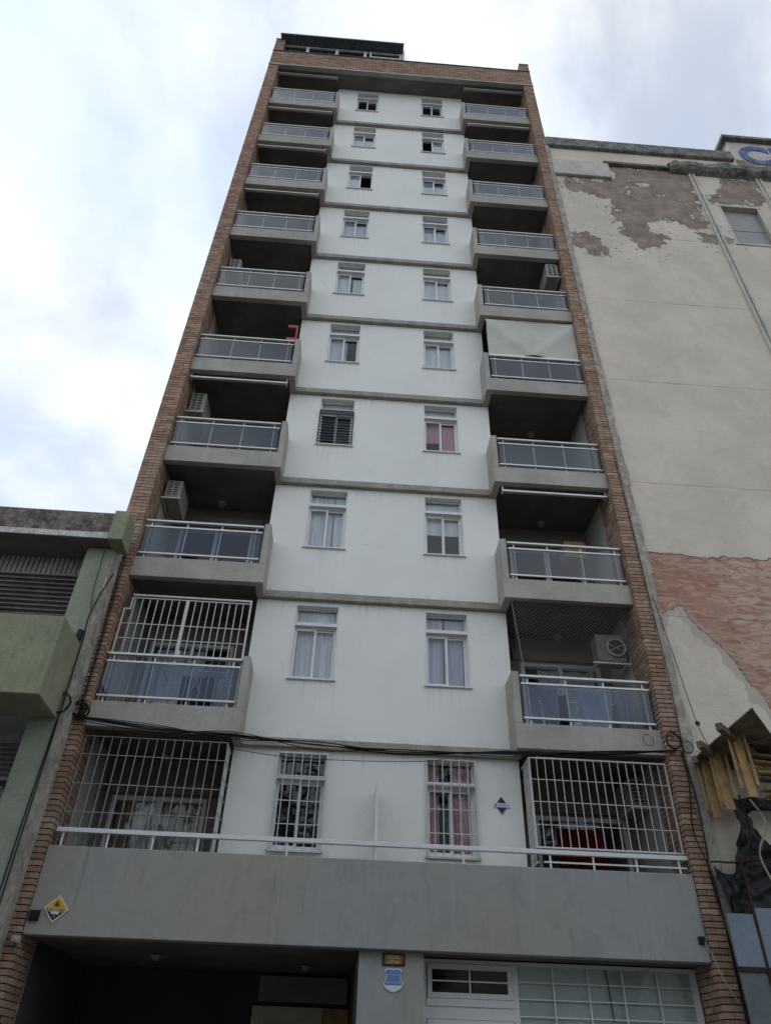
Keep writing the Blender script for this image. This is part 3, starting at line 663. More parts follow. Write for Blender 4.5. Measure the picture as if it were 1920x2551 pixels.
sheet('laundry', 2.98, 3.22, .02, LV[0] + .35, LV[0] + .99, 'cloth_dark', 'dark blue garment drying in the middle of the netted balcony', 'laundry', 2, .03, 'laundry on the netted balcony')
rack(-3.6, -2.5, .1, LV[0] + .06, 'white folding drying rack behind the barred left balcony glass')
sheet('laundry', -3.3, -2.75, .0, LV[0] + .38, LV[0] + .95, 'cloth_dark', 'dark blue cloth drying behind the barred left balcony glass', 'laundry', 3, .03)
sheet('laundry', -2.7, -2.5, .0, LV[0] + .32, LV[0] + .95, 'cloth_blue', 'pale cloth drying behind the barred left balcony glass', 'laundry', 2, .03)
# boxes and chairs seen under the glass on the third floor
a = tag(add('cardboard_box', B(3.75, 4.2, .55, .95, LV[1] + 1.55, LV[1] + 1.95), 'wood', bevel=.01), 'brown box at the back of the right recess, eighth row from the top', 'box')

# ---- signs
sg = empty('diamond_sign', (-4.15, -.503, 3.345), 'yellow and black diamond security sign on the concrete parapet beside the left pillar', 'sign')
def diamond(r, y0, d, rz=None): rz = rz or r; return MB().prism([(-r, y0, 0), (0, y0, -rz), (r, y0, 0), (0, y0, rz)], (0, d, 0))
add('plate', diamond(.165, -.012, .012), 'cream', sg); add('upper_field', MB().prism([(-.135, -.015, .006), (.135, -.015, .006), (0, -.015, .135)], (0, .0025, 0)), 'yellow', sg); add('lower_field', MB().prism([(-.10, -.015, -.04), (0, -.015, -.135), (.10, -.015, -.04)], (0, .0025, 0)), 'black', sg)
add('middle_field', MB().prism([(-.135, -.015, .004), (-.103, -.015, -.036), (.103, -.015, -.036), (.135, -.015, .004)], (0, .0025, 0)), 'bronze', sg)
add('white_label', B(-.05, .05, -.018, -.0155, -.064, -.03), 'signwhite', sg)
add('emblem', MB().prism([(-.035, -.018, .03), (-.005, -.018, .10), (.005, -.018, .10), (.012, -.018, .03)], (0, .0025, 0)).prism([(.018, -.018, .028), (.022, -.018, .066), (.032, -.018, .066), (.032, -.018, .028)], (0, .0025, 0)), 'black', sg)
lettering('DEMARCHI', .052, 'cream', sg, (0, -.018, -.014)); lettering('24', .03, 'cream', sg, (0, -.018, -.09))
sg.rotation_euler = (0, R(3), 0)
bx = tag(add('junction_box', MB().box(-4.465, -4.34, -.535, -.503, 3.20, 3.32).box(-4.45, -4.355, -.54, -.5355, 3.215, 3.305), 'black'), 'black square junction box on the parapet left of the yellow sign', 'junction box')
sg = empty('diamond_sign', (1.955, WY - .004, 5.12), 'dark blue diamond sign with white band on the white first-floor wall', 'sign')
add('plate', diamond(.10, -.010, .010, .13), 'navy', sg); add('band', B(-.125, .125, -.013, -.0105, -.032, .032), 'signwhite', sg); lettering('ALARMA', .036, 'parapet', sg, (.015, -.0145, 0)); add('emblem', MB().disc((-.088, -.0135, 0), (0, -1, 0), .014, .002, 10), 'black', sg)
sg = empty('plaque', (.285, -.373, 2.95), 'small bronze plaque in a dark frame on the grey pilaster', 'sign')
add('frame', MB().box(-.145, .145, -.016, 0, .055, .07).box(-.145, .145, -.016, 0, -.07, -.055).box(-.145, -.125, -.016, 0, -.055, .055).box(.125, .145, -.016, 0, -.055, .055), 'black', sg); add('plate', B(-.125, .125, -.010, 0, -.055, .055), 'bronze', sg)
lettering('REAL', .062, 'cream', sg, (0, -.0125, .026), 1.3); lettering('LIENA', .056, 'cream', sg, (0, -.0125, -.028), 1.1)
sg = empty('shield_sign', (.285, -.373, 2.73), 'blue and white shield-shaped alarm sign below the bronze plaque', 'sign')
def shield(k, y0, d):
    pts = [(-.10, .115), (-.05, .125), (0, .115), (.05, .125), (.10, .115), (.115, .09), (.095, .06), (.10, .0), (.125, -.04), (.12, -.075), (.09, -.105), (.04, -.13), (0, -.142), (-.04, -.13), (-.09, -.105), (-.12, -.075), (-.125, -.04), (-.10, .0), (-.095, .06), (-.115, .09)]
    return MB().prism([(x * k, y0, z * k) for x, z in reversed(pts)], (0, d, 0))
add('plate', shield(1, -.012, .012), 'signwhite', sg)
add('blue_field', MB().prism([(x * .88, -.015, z * .88) for x, z in reversed([(-.10, .115), (-.05, .125), (0, .115), (.05, .125), (.10, .115), (.115, .09), (.095, .06), (.10, .0), (.125, -.04), (.12, -.07), (-.12, -.07), (-.125, -.04), (-.10, .0), (-.095, .06), (-.115, .09)])], (0, .0025, 0)), 'signblue', sg)
lettering('Monitoreo', .03, 'signwhite', sg, (0, -.018, .048)); lettering('por', .024, 'signwhite', sg, (.0, -.018, .018)); lettering('Security 24', .040, 'signwhite', sg, (0, -.018, -.036))
bx = tag(add('junction_box', MB().box(4.375, 4.46, -.535, -.503, 3.255, 3.345).box(4.385, 4.45, -.541, -.5355, 3.265, 3.335), 'black'), 'black square junction box at the right end of the parapet, cable leaving it', 'junction box')
tag(add('security_camera', MB().box(-4.56, -4.47, -.66, -.552, 2.93, 3.01).disc((-4.515, -.66, 2.965), (0, -1, -.2), .03, .03, 12), 'plastic', bevel=.006), 'small white security camera at the left pillar under the parapet', 'camera')

# ---- cables
def sagline(pts, n=10, jit=.0):
    out = []
    for i in range(len(pts) - 1):
        a, b = Vector(pts[i]), Vector(pts[i + 1])
        p0 = Vector(pts[i - 1]) if i else a; p3 = Vector(pts[i + 2]) if i + 2 < len(pts) else b
        for k in range(n):
            t = k / n; q = .5 * ((2 * a) + (b - p0) * t + (2 * p0 - 5 * a + 4 * b - p3) * t * t + (3 * a - p0 - 3 * b + p3) * t ** 3)
            out.append(q + Vector((0, 0, rnd.uniform(-jit, jit))))
    out.append(Vector(pts[-1])); return out
for i in range(6):
    dz = (0, .03, -.028, .055, -.05, .015)[i]; dy = (0, .02, -.02, .01, .03, -.03)[i]; tw = .02 * math.sin(i * 2.1)
    p = [(-4.62, -.60 + dy, 5.90 + dz * .4), (-3.36, -.61 + dy, 5.785 + dz), (-2.22, -.62 + dy, 5.735 - dz + tw), (-.9, -.62 + dy, 5.655 + dz - tw), (.3, -.62 + dy, 5.62 - dz * .8), (2.12, -.62 + dy, 5.685 + dz * .8), (3.4, -.61 + dy, 5.765 - dz * .6), (4.60, -.60 + dy, 5.86 + dz * .4)]
    tag(add('cable', MB().tube(sagline(p), .0095 if i < 3 else .007, 6), 'cable', smooth=True), 'black cable in the bundle strung across the facade above the first floor', 'cable', 'bundled cables across the facade')
tag(add('cable', MB().tube(sagline([(-2.2, -.6, 5.54), (-1.4, -.6, 5.46), (-.3, -.6, 5.455), (.7, -.6, 5.50), (1.0, -.6, 5.56)]), .005, 5), 'cable', smooth=True), 'thin single black cable sagging below the cable bundle', 'cable')
def coil(c, r, n, label, rad=.008, cat='cable'):
    pts = []
    for k in range(n * 16 + 1):
        a = k * 2 * math.pi / 16; rr = r * (1 + .12 * math.sin(k * .37)); pts.append((c[0] + rr * math.cos(a), c[1] - .012 * (k / 16) + .01 * math.sin(k * .9), c[2] + rr * math.sin(a) * 1.15 + .02 * math.sin(k * .21)))
    tag(add('cable_coil', MB().tube(pts, rad, 5), 'cable', smooth=True), label, cat, 'coiled cable ends')
coil((-4.58, -.60, 6.02), .10, 4, 'tangled black cable coil on the left brick pillar')
coil((-4.50, -.60, 5.98), .07, 3, 'smaller cable coil hanging beside the tangled one on the left pillar')
coil((-4.72, -1.0, 5.92), .13, 3, 'loose black cable coil at the corner of the green building')
coil((4.22, -.56, 6.0), .08, 1, 'single cable ring over the right balcony beam', .005)
coil((4.60, -.60, 6.0), .11, 3, 'tangled black cable coil on the right brick pillar')
coil((4.80, -.60, 5.92), .09, 2, 'small cable coil at the outer edge of the right pillar', .006)
for i, (p, lab) in enumerate((
    ([(-4.60, -.575, 5.95), (-4.60, -.565, 7.0), (-4.63, -.565, 8.2), (-4.66, -.565, 8.95)], 'thick black cable climbing the left brick pillar'),
    ([(-4.57, -.575, 5.95), (-4.575, -.565, 7.3), (-4.60, -.565, 8.6), (-4.62, -.565, 9.2)], 'second black cable climbing the left brick pillar'),
    ([(-4.70, -.985, 3.0), (-4.705, -.985, 4.2), (-4.705, -.985, 5.6), (-4.715, -.985, 6.9), (-4.73, -.99, 7.5), (-4.60, -.90, 8.3)], 'black cable running down the corner of the green building'),
    ([(-4.75, -.985, 3.0), (-4.745, -.985, 4.3), (-4.72, -.985, 5.7)], 'second black cable beside the corner of the green building'),
    ([(-4.73, -.99, 7.5), (-4.80, -.985, 7.9), (-4.83, -.985, 8.7)], 'thin cable rising over the green wall to the eave'),
    ([(4.70, -.575, 12.2), (4.73, -.575, 10.4), (4.77, -.575, 8.1), (4.77, -.575, 6.7), (4.72, -.58, 5.8)], 'thin black cable down the outer edge of the right pillar'),
    ([(4.68, -.60, 5.85), (4.70, -.60, 5.4), (4.60, -.60, 4.7), (4.70, -.60, 4.22), (4.75, -.59, 3.8), (4.74, -.58, 2.2)], 'black cable snaking down the lower right pillar'),
    ([(4.70, -.59, 5.85), (4.76, -.59, 5.2), (4.74, -.59, 4.5), (4.70, -.59, 4.1), (4.76, -.585, 3.4), (4.77, -.58, 2.2)], 'second black cable down the lower right pillar'),
    ([(4.81, -.60, 8.75), (4.93, -.60, 7.57), (5.06, -.60, 6.30), (5.2, -.62, 5.85)], 'thin wire with a clip on the plastered right-hand wall'),
    ([(4.44, -.55, 3.27), (4.50, -.58, 3.10), (4.56, -.60, 2.85), (4.70, -.60, 2.6)], 'grey wire curving from the right junction box over the bricks'))):
    tag(add('cable', MB().tube(sagline(p, 8, .004), .011 if 'thick' in lab or 'down the lower' in lab or 'corner' in lab else .0065, 5), 'cable' if 'grey' not in lab else 'plastic', smooth=True), lab, 'cable')
tag(add('wire_clip', MB().disc((5.06, -.62, 6.33), (0, 1, 0), .035, .03, 8).box(5.03, 5.09, -.61, -.59, 6.30, 6.36), 'black'), 'small black wire clip on the plastered right-hand wall', 'clip')

# ================================================================== LEFT NEIGHBOUR
G = empty('green_building', (0, 0, 0), 'low green-painted building with dark louvres on the left of the tower', 'building')
add('corner_column', MB().box(-5.14, -4.70, -.95, -.56, 0, 8.776), 'greengrey', G, bevel=.01)
add('side_wall', B(-4.72, -4.66, -.93, -.552, 0, 8.9), 'mortar2', G)
add('wall', MB().box(-14, -5.14, -.2, 8, 0, 9.3).box(-5.14, -4.87, -.55, 8, 0, 9.2), 'greengrey', G)
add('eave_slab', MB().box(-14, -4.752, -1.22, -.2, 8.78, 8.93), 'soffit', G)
add('fascia', B(-14, -4.752, -1.235, -.9, 8.895, 9.32), 'pebble', G)
add('fascia_strip', B(-14, -4.753, -1.245, -1.221, 8.782, 8.893), 'chalk', G)
add('end_block', B(-4.75, -4.50, -1.26, -.80, 8.765, 9.375), 'green', G, bevel=.012)
add('roof_kerb', B(-14, -6.5, -1.0, -.7, 9.32, 9.5), 'chalk', G)
lv = add('louver_panel', B(-14, -5.145, -.56, -.50, 7.0, 8.775), 'slat', G)
for i in range(44): add('rib', B(-5.20 - i * .085, -5.192 - i * .085, -.572, -.561, 8.45, 8.77), 'black', lv)
for i in range(14):
    z = 8.40 - i * .086
    add('slat', MB().prism([(-13, -.57, z + .03), (-13, -.66, z - .03), (-13, -.645, z - .042), (-13, -.562, z + .015)], (7.85, 0, 0)), 'slat', lv)
bb = add('balcony_box', B(-14, -4.745, -1.80, -.951, 5.72, 6.945), 'green', G, bevel=.012)
add('lamp_bracket', MB().disc((-4.80, -1.0, 6.95), (.1, 0, 1), .05, .20, 12), 'black', G)
lo = add('lower_louver', B(-14, -5.145, -.34, -.28, 5.0, 5.7), 'slat', G)
for i in range(7):
    z = 5.55 - i * .075
    add('slat', MB().prism([(-13, -.35, z + .03), (-13, -.42, z - .02), (-13, -.41, z - .03), (-13, -.342, z + .015)], (7.85, 0, 0)), 'slat', lo)
dw = add('dark_window', MB().box(-14, -5.145, -.33, -.29, 4.93, 4.99).box(-14, -5.145, -.33, -.29, 0, .9), 'black', G)
add('glass_pane', B(-14, -5.145, -.31, -.30, .9, 4.93), 'pane', dw)
add('meter_box', B(-5.10, -4.98, -1.0, -.952, 3.05, 3.25), 'black', G)

# ================================================================== RIGHT NEIGHBOUR
RB = empty('plastered_building', (0, 0, 0), 'old building with peeling cream plaster on the right of the tower', 'building')
POLY = dict(
 UP=[[(6.86, 25.15), (7.5, 25.06), (8.29, 25.19), (9.21, 25.05), (9.2, 23.59), (9.23, 22.08), (9.15, 21.59), (8.64, 21.83), (8.25, 22.02), (7.35, 21.89), (7.37, 21.34), (7.87, 21.1), (7.41, 20.51), (6.97, 20.37), (6.7, 20.71), (6.42, 21.05), (6.45, 21.67), (6.38, 22.81), (5.96, 23.26), (5.37, 23.26), (5.07, 23.74), (5.01, 24.01), (5.68, 24.2), (6.3, 24.03), (6.81, 24.29)],
     [(5.01, 20.93), (5.47, 20.91), (5.68, 20.64), (6.15, 20.19), (5.94, 19.91), (5.47, 20.02), (4.99, 20.1)],
     [(10.46, 24.87), (11.61, 25.06), (11.35, 23.57), (11.15, 23.36), (9.84, 23.25), (9.44, 23.28), (9.82, 23.86), (10.18, 24.19)],
     [(8.77, 21.3), (9.22, 21.52), (9.74, 21.21), (9.27, 20.91), (8.67, 21.06)], [(11.24, 26.17), (11.75, 26.55), (14, 26.6), (14, 25.6), (11.24, 25.97)]],
 RED=[[(4.86, 9.77), (5.43, 9.75), (5.67, 9.7), (7.37, 9.77), (9, 9.8), (9, 6.0), (6.62, 6.3), (6.42, 6.68), (6.28, 6.99), (6.15, 7.24), (6.07, 7.5), (5.9, 7.74), (5.73, 7.98), (5.57, 8.18), (5.45, 8.36), (5.35, 8.62), (5.16, 8.55), (5.06, 8.41), (4.84, 8.32)]])
def sdist(p, poly):
    x, z = p; d = 1e9; ins = False; n = len(poly)
    for i in range(n):
        x0, z0_ = poly[i]; x1_, z1_ = poly[(i + 1) % n]
        ex, ez = x1_ - x0, z1_ - z0_; t = max(0, min(1, ((x - x0) * ex + (z - z0_) * ez) / (ex * ex + ez * ez)))
        d = min(d, math.hypot(x0 + t * ex - x, z0_ + t * ez - z))
        if (z0_ > z) != (z1_ > z) and x < (x1_ - x0) * (z - z0_) / (z1_ - z0_) + x0: ins = not ins
    return d if ins else -d
def peelmat():
    t = NT('peeling_plaster'); p = t.pos()
    up = t.n('ShaderNodeAttribute'); up.attribute_name = 'peel_up'; rd = t.n('ShaderNodeAttribute'); rd.attribute_name = 'peel_red'
    base = t.mix(t.ramp(t.noise(p, .55, 6), .35, .65), (.59, .515, .415), (.69, .615, .505))
    base = t.mix(t.ramp(t.noise(t.pos((1, 1, .9)), 1.7, 8, .75, .6), .50, .68, 0, .7), base, (.61, .50, .405))
    base = t.mix(t.ramp(t.noise(t.pos((5, 5, .3)), 1.2, 6, .7), .58, .8, 0, .4), base, (.33, .31, .27))
    base = t.mix(t.ramp(t.noise(p, 1.1, 7, .7, 1.2), .52, .62, 0, .35), base, (.72, .65, .545))
    base = t.mix(t.ramp(t.noise(p, 5.5, 6, .75, .4), .62, .72, 0, .4), base, (.38, .34, .28))
    # joints of the render coat
    sep = t.n('ShaderNodeSeparateXYZ'); t.l(p, sep.inputs[0])
    jit = t.math('MULTIPLY', t.math('SUBTRACT', t.noise(p, 3, 3), .5), .05)
    zj = t.math('ADD', sep.outputs[2], jit)
    crack = None
    for zv in (20.95, 17.81, 14.66, 11.5, 8.35, 5.9):
        c = t.ramp(t.math('ABSOLUTE', t.math('SUBTRACT', zj, zv)), .010, .028, 1, 0)
        crack = c if crack is None else t.math('MAXIMUM', crack, c)
    base = t.mix(t.math('MULTIPLY', crack, t.ramp(t.noise(p, 1.3, 4), .4, .65, 0, .38)), base, (.20, .18, .15))
    nb = t.noise(p, 1.9, 9, .72); na = t.math('MULTIPLY', t.math('SUBTRACT', nb, .5), 1.7)
    mu = t.ramp(t.math('ADD', up.outputs['Fac'], na), -.015, .03)
    spots = t.ramp(t.noise(p, 7, 5, .7), .63, .66); near = t.ramp(up.outputs['Fac'], -.9, -.1)
    mu = t.math('MAXIMUM', mu, t.math('MULTIPLY', spots, near))
    isl = t.ramp(t.noise(p, 1.5, 7, .7, .5), .60, .63, 1, 0); mu = t.math('MULTIPLY', mu, isl)
    brown = t.mix(t.ramp(t.noise(p, 2.2, 6), .35, .65), (.25, .20, .16), (.36, .295, .235))
    brown = t.mix(t.ramp(t.noise(t.pos((1.2, 1, 7)), 2.2, 3), .5, .64, 0, .4), brown, (.22, .145, .11))
    c = t.mix(mu, base, brown)
    nr = t.math('MULTIPLY', t.math('SUBTRACT', t.noise(p, 3.2, 8, .7), .5), .32)
    sr = t.math('ADD', rd.outputs['Fac'], nr); mred = t.ramp(sr, -.005, .02)
    edge = t.ramp(t.math('ADD', rd.outputs['Fac'], t.math('MULTIPLY', t.math('SUBTRACT', t.noise(p, 2.4, 6), .5), .8)), -.17, -.13, 0, .55)
    c = t.mix(t.math('MULTIPLY', edge, t.ramp(sep.outputs[2], 8.6, 8.9, 1, 0)), c, (.36, .33, .28))
    red = t.mix(t.ramp(t.noise(p, 3, 5), .35, .65), (.34, .165, .11), (.43, .23, .16))
    mp = t.n('ShaderNodeMapping'); mp.inputs['Rotation'].default_value = (0, R(-35), 0); mp.inputs['Scale'].default_value = (.8, 1, 2.6); gg = t.n('ShaderNodeNewGeometry'); t.l(gg.outputs['Position'], mp.inputs[0])
    sm = t.noise(mp.outputs[0], 2.6, 8, .68, 1.8)
    smear = t.math('ADD', t.ramp(sm, .44, .60, .05, .8), t.math('MULTIPLY', t.ramp(sep.outputs[0], 5.6, 7.2, -.1, .4), t.ramp(sm, .40, .5, 0, 1)))
    red = t.mix(smear, red, (.53, .40, .31)); red = t.mix(t.ramp(t.noise(p, 1.6, 6, .7), .5, .7, 0, .6), red, (.40, .27, .20))
    lines = t.n('ShaderNodeTexBrick'); lines.inputs['Scale'].default_value = 1; lines.inputs['Brick Width'].default_value = .24; lines.inputs['Row Height'].default_value = .078; lines.inputs['Mortar Size'].default_value = .009
    cb = t.n('ShaderNodeCombineXYZ'); t.l(sep.outputs[0], cb.inputs[0]); t.l(zj, cb.inputs[1]); t.l(cb.outputs[0], lines.inputs['Vector'])
    red = t.mix(t.math('MULTIPLY', lines.outputs['Fac'], .12), red, (.50, .40, .32))
    c = t.mix(mred, c, red)
    ht = t.math('SUBTRACT', t.math('ADD', t.math('MULTIPLY', t.noise(p, 30, 5), .25), t.math('MULTIPLY', t.noise(p, 2.5, 4), .35)), t.math('ADD', mu, t.math('ADD', mred, t.math('MULTIPLY', crack, .12))))
    t.bump(ht, .05, 1.)
    return t.fin(c, .93, .15)
M['peel'] = peelmat(); M['plaster'] = surface('old_plaster', (.58, .54, .47), .15, 2.5, .93, .35, .004, 25, tint=(.30, .27, .22))
def peel_obj(name, x0, x1, z0, z1, yy, parent, step=.14, hole=None):
    me_b = MB(); nu = int((x1 - x0) / step); nv = int((z1 - z0) / step); vs = []; 
    me_b.grid(lambda u, v: (x0 + (x1 - x0) * u, yy, z0 + (z1 - z0) * v), nu, nv)
    if hole:
        hx0, hx1, hz0, hz1 = hole
        f2 = []
        for f in me_b.f:
            cxx = sum(me_b.v[i][0] for i in f) / 4; czz = sum(me_b.v[i][2] for i in f) / 4
            if not (hx0 < cxx < hx1 and hz0 < czz < hz1): f2.append(f)
        me_b.f = f2
    me = me_b.mesh(name, 'peel')
    for an, polys in (('peel_up', POLY['UP']), ('peel_red', POLY['RED'])):
        at_ = me.attributes.new(an, 'FLOAT', 'POINT'); vals = []
        for v in me.vertices:
            vals.append(max(-2., max(sdist((v.co.x, v.co.z), q) if abs(v.co.z - sum(b for a, b in q) / len(q)) < 6 else -2. for q in polys)))
        at_.data.foreach_set('value', vals)
    return ob(name, me, parent)
peel_obj('plaster_wall', 4.80, 14.0, 0.0, 26.3, -.50, RB, .14, (9.87, 11.09, 21.02, 23.15))
add('wall_core', MB().box(4.86, 14, -.20, 10, 0, 26.25), 'cornice', RB)
add('coping', MB().box(4.84, 11.12, -.62, -.2, 26.06, 26.60).box(4.84, 11.10, -.57, -.2, 26.601, 26.68), 'cornice', RB, bevel=.02)
add('proud_panel', MB().box(4.88, 6.70, -.60, -.503, 24.20, 25.12), 'plaster', RB, bevel=.015)
add('thin_ledge', MB().box(6.55, 8.72, -.62, -.503, 25.08, 25.22), 'cornice', RB, bevel=.02)
cm = MB(); prof = [(-.503, 24.92), (-.66, 24.98), (-.76, 25.08), (-.78, 25.30), (-.70, 25.37), (-.503, 25.42)]
def cf(u, v):
    x = 8.70 + 5.3 * u; k = v * 5; i0 = min(4, int(k)); f_ = k - i0
    yy = prof[i0][0] * (1 - f_) + prof[i0 + 1][0] * f_; z = prof[i0][1] * (1 - f_) + prof[i0 + 1][1] * f_
    e_ = max(0, min(1, (x - 8.7) * 6)); n_ = mnoise.noise(Vector((x * 2.2, z * 3, 5.5))) + .6 * mnoise.noise(Vector((x * 7, z * 8, 1.5)))
    return (x, -.503 + (yy + .503) * (.55 + .45 * e_) * (1 + .22 * n_), z + .035 * mnoise.noise(Vector((x * 5, yy * 6, 9))))
cm.grid(cf, 170, 10); cm.f = [f[::-1] for f in cm.f]
add('broken_cornice', cm, 'cornice', RB)
for x in (9.30, 11.50):
    add('pilaster_rib', MB().box(x, x + .06, -.56, -.503, 0, 24.95).box(x + .13, x + .19, -.56, -.503, 0, 24.95), 'plaster', RB)
bw = add('blocked_window', B(9.80, 11.14, -.34, -.30, 20.95, 23.25), 'bluesheet', RB); bw.data.materials.clear(); bw.data.materials.append(M['boarded'])
add('window_reveal', MB().box(9.80, 9.875, -.502, -.34, 21.0, 23.2).box(11.085, 11.15, -.502, -.34, 21.0, 23.2).box(9.80, 11.15, -.51, -.34, 23.10, 23.2).box(9.80, 11.15, -.53, -.34, 20.96, 21.03), 'plaster', RB)
add('panel_joint', B(9.875, 11.085, -.348, -.341, 22.0, 22.02), 'cornice', RB)
add('roof_block', B(11.25, 16, -.497, 3, 25.3, 27.60), 'plaster', RB)
add('roof_block_coping', B(11.08, 16, -.66, 3, 27.60, 27.76), 'cornice', RB)
for ch, x in (('C', 12.03), ('I', 12.78)):
    o = ob('painted_letter', text_mesh(ch, 1.55, 'letter', .012, off=.06), RB, (x, -.512, 26.62)); o.rotation_euler = (R(90), 0, 0); o.scale = (1, 1.05, 1)
# ragged mortar strip closing the joint between the buildings
sm = MB(); zt = 0; prev = .11
z = 0.0; left = []; right = []
while z < 26.6:
    w = .13 + .05 * mnoise.noise(Vector((z * 1.3, 3.1, 0))) + .035 * mnoise.noise(Vector((z * 5, 7.7, 0)))
    left.append((4.765 + .012 * mnoise.noise(Vector((z * 4, 1, 2))), z)); right.append((4.79 + w, z)); z += .12
b0 = 0
for (xa, za), (xb, zb) in zip(left, right):
    sm.v += [(xa, -.572, za), (xb, -.56, zb), (xa, -.50, za), (xb, -.503, zb)]
for i in range(len(left) - 1):
    q = i * 4; sm.f += [(q, q + 1, q + 5, q + 4), (q + 1, q + 3, q + 7, q + 5), (q + 2, q, q + 4, q + 6)]
add('mortar_strip', sm, 'mortar2', RB, smooth=False)

# ---- timber platform on the right neighbour
P = empty('timber_platform', (5.3, -1.2, 5.72), 'protective timber platform with weathered plywood deck jutting from the plastered wall', 'platform')
def pp(x, yy, z): return (x - 5.3, yy + 1.2, z - 5.72)
add('plywood_sheet', MB().prism([pp(4.88, -2.52, 5.745), pp(5.62, -1.60, 5.745), pp(5.35, -1.30, 5.745), pp(4.865, -1.78, 5.745)], (0, 0, .02)), 'ply', P)
add('plywood_sheet', MB().prism([pp(4.862, -1.77, 5.735), pp(5.36, -1.285, 5.735), pp(6.2, -.52, 5.735), pp(5.45, -.52, 5.735), pp(4.85, -1.08, 5.735)], (0, 0, .02)), 'ply', P)
add('plywood_sheet', MB().prism([pp(5.37, -1.29, 5.742), pp(5.63, -1.59, 5.742), pp(7.0, -.52, 5.742), pp(6.21, -.52, 5.742)], (0, 0, .02)), 'ply', P)
add('plywood_sheet', MB().prism([pp(4.85, -1.07, 5.74), pp(5.44, -.52, 5.74), pp(4.86, -.52, 5.74)], (0, 0, .02)), 'ply', P)
for a_, b_ in (((4.61, -2.04), (5.9, -.75)), ((4.61, -1.38), (5.45, -.55)), ((4.78, -.78), (5.0, -.55))):
    add('joist', MB().bar(pp(*a_, 5.675), pp(*b_, 5.675), .085, .10), 'ply', P)
for i, (x, yy) in enumerate(((4.97, -.68), (4.98, -1.08), (5.03, -1.66))):
    for k, (dx, dy, wd, zb) in enumerate(((.02, 0, .125, 4.86), (-.085, .035, .045, 4.98), (.105, -.05, .035, 5.0))):
        add('plank', B(-wd / 2, wd / 2, -.014, .014, 0, 5.715 - zb), 'wood', P, pp(x + dx, yy + dy, zb)).rotation_euler = (0, R(rnd.uniform(-1.5, 1.5)), R(rnd.uniform(-14, 14)))
for k in range(7):
    x = 5.30 + k * .09; add('plank', MB().bar(pp(x, -1.35 + k * .11, 5.56 - k * .085 + .03 * (k % 2)), pp(x + 1.4, -1.05 + k * .09, 5.60 - k * .07), .15, .028), 'wood' if k % 3 else 'ply', P)
# ---- black tarp, hoarding
def crumple(p, k=1.):
    v = Vector(p); return Vector((v.x + .03 * k * mnoise.noise(v * 4 + Vector((3, 1, 2))), v.y - .24 * k * abs(mnoise.noise(v * 2.6)) - .12 * k * abs(mnoise.noise(v * 6.5)) - .04 * k * mnoise.noise(v * 14), v.z + .03 * k * mnoise.noise(v * 5 + Vector((7, 7, 1)))))
def interp(tab, z):
    for (z0_, a_), (z1_, b_) in zip(tab, tab[1:]):
        if z0_ <= z <= z1_: return a_ + (b_ - a_) * (z - z0_) / (z1_ - z0_)
    return tab[-1][1] if z > tab[-1][0] else tab[0][1]
LF = [(3.55, 4.78), (3.9, 4.88), (4.14, 4.98), (4.45, 5.12), (4.75, 5.16), (5.1, 5.12)]; RT = [(3.55, 7.4), (4.2, 7.3), (4.40, 5.75), (4.6, 5.52), (4.75, 5.44), (4.9, 5.40), (4.96, 5.5), (5.0, 7.2), (5.12, 7.2)]  # tarp outline; the wide top band stands in for shade under the deck
def tf(u, v):
    z = 3.55 + 1.57 * v; xa = interp(LF, z); xb = interp(RT, z); return crumple((xa + (xb - xa) * u, -.70, z))
tag(add('black_tarp', MB().grid(tf, 44, 48), 'tarp', smooth=True), 'crumpled black tarpaulin hanging below the timber platform, its top band standing for shade under the deck', 'tarp')
tag(add('tarp_flap', MB().grid(lambda u, v: crumple((4.74 + .44 * u + .05 * v, -.64 - .06 * v, 4.22 - .60 * v - .12 * math.sin(u * 3.1)), .7), 22, 22), 'tarp', smooth=True), 'loose flap of black tarpaulin bunched beside the right brick pillar', 'tarp')
for i, p in enumerate(([(5.2, -1.0, 5.1), (5.25, -.95, 4.6), (5.05, -.92, 4.2), (4.85, -.85, 4.0)], [(5.35, -1.0, 5.05), (5.5, -.98, 4.7), (5.3, -.96, 4.3), (5.45, -.95, 3.8)], [(4.7, -.70, 4.25), (5.0, -.78, 4.24), (5.35, -.9, 4.26)])):
    tag(add('dangling_strap', MB().tube(sagline(p, 8, .006), .014, 5), ('cable', 'mortar2', 'rust')[i], smooth=True), ('black strap dangling over the tarpaulin below the platform', 'pale rope hanging over the tarpaulin below the platform', 'rusty rod jutting from the right pillar to the tarpaulin')[i], ('strap', 'rope', 'rod')[i])
HB = empty('site_hoarding', (5.4, -.8, 0), 'blue grey sheet hoarding with rusty frame right of the brick pillar', 'hoarding')
for i, (xa, xb) in enumerate(((4.70, 5.06), (5.10, 5.62), (5.66, 6.4))):
    add('panel', B(xa - 5.4, xb - 5.4, -.012, .012, 2.98, 3.67 - (.08 if i == 0 else 0)), 'bluesheet', HB)
    add('lower_panel', B(xa - 5.4, xb - 5.4, .0, .02, 0, 2.92), 'roofsheet', HB)
add('frame', MB().box(-.71, 1.0, -.02, .025, 2.925, 2.975).box(-.335, -.305, -.025, .03, 0, 4.3).box(.225, .255, -.025, .03, 0, 4.2), 'rust', HB)

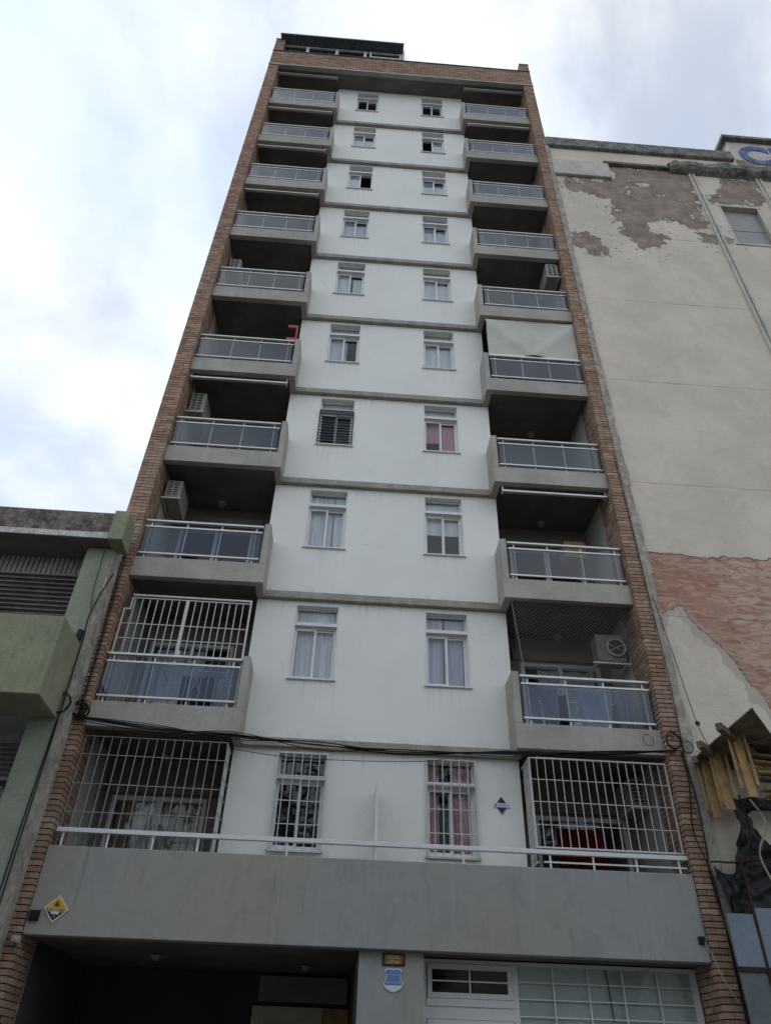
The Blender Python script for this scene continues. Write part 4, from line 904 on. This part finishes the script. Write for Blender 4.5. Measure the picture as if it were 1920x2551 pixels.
# ================================================================== ACROSS THE STREET (mirrored in the low windows)
def leafmat():
    t = NT('foliage'); g = t.n('ShaderNodeNewGeometry')
    c = t.mix(g.outputs['Random Per Island'], (.035, .060, .018), (.085, .12, .035)); t.fin(c, .7, .3); return t.m
M['leaf'] = leafmat(); M['bark'] = surface('bark', (.11, .085, .06), .35, 6, .95, .3, .01, 20)
def street_tree(x, y, h, seed, label):
    rr = random.Random(seed); e = empty('street_tree', (x, y, 0), label, 'tree', 'street trees across the road')
    tm = MB(); tm.tube([(0, 0, 0), (.05, .03, h * .2), (-.03, .05, h * .4)], .17, 8); tips = []
    for k in range(7):
        a = k * .9 + rr.uniform(-.3, .3); rch = rr.uniform(1.6, 3.0); p = [(-.03, .05, h * (.3 + .02 * k)), (math.cos(a) * rch * .5, math.sin(a) * rch * .5, h * (.5 + .03 * k)), (math.cos(a) * rch, math.sin(a) * rch, h * (.62 + .045 * k))]
        tm.tube(sagline(p, 4), .07, 6); tips.append(p[2]); tips.append(p[1])
    add('trunk', tm, 'bark', e)
    cm_ = MB(); clumps = []
    for k in range(46):
        t_ = rr.choice(tips); clumps.append((Vector(t_) + Vector((rr.gauss(0, .9), rr.gauss(0, .9), rr.gauss(.3, .9))), rr.uniform(.5, 1.0)))
    for c, r_ in clumps:
        for i in range(90):
            d = Vector((rr.gauss(0, 1), rr.gauss(0, 1), rr.gauss(0, .8))).normalized() * r_ * rr.random() ** .45; p = c + d
            u = Vector((rr.uniform(-1, 1), rr.uniform(-1, 1), rr.uniform(-.6, .6))).normalized(); v = u.orthogonal().normalized(); q = rr.uniform(.09, .17); b = len(cm_.v)
            cm_.v += [tuple(p - u * q), tuple(p + v * q * .5), tuple(p + u * q), tuple(p - v * q * .5)]; cm_.f.append((b, b + 1, b + 2, b + 3))
    add('crown', cm_, 'leaf', e)
for i, (x, h, lab) in enumerate(((-9.5, 11.5, 'far left'), (-3.5, 12.5, 'left of the viewer'), (2.8, 12.0, 'right of the viewer'), (9.0, 11.0, 'far right'))):
    street_tree(x, -16.2, h, 40 + i, 'leafy street tree across the road, %s, mirrored in the low windows' % lab)
OB = empty('facing_house', (0, -24, 0), 'plain two-storey house front across the road, behind the street trees', 'house')
add('wall', B(-40, 40, -4, 0, 0, 8), 'reveal', OB)
for i in range(12):
    for zf in (1.0, 4.8): add('window', B(-33 + i * 6, -31.4 + i * 6, .002, .03, zf, zf + 1.6), 'pane', OB)
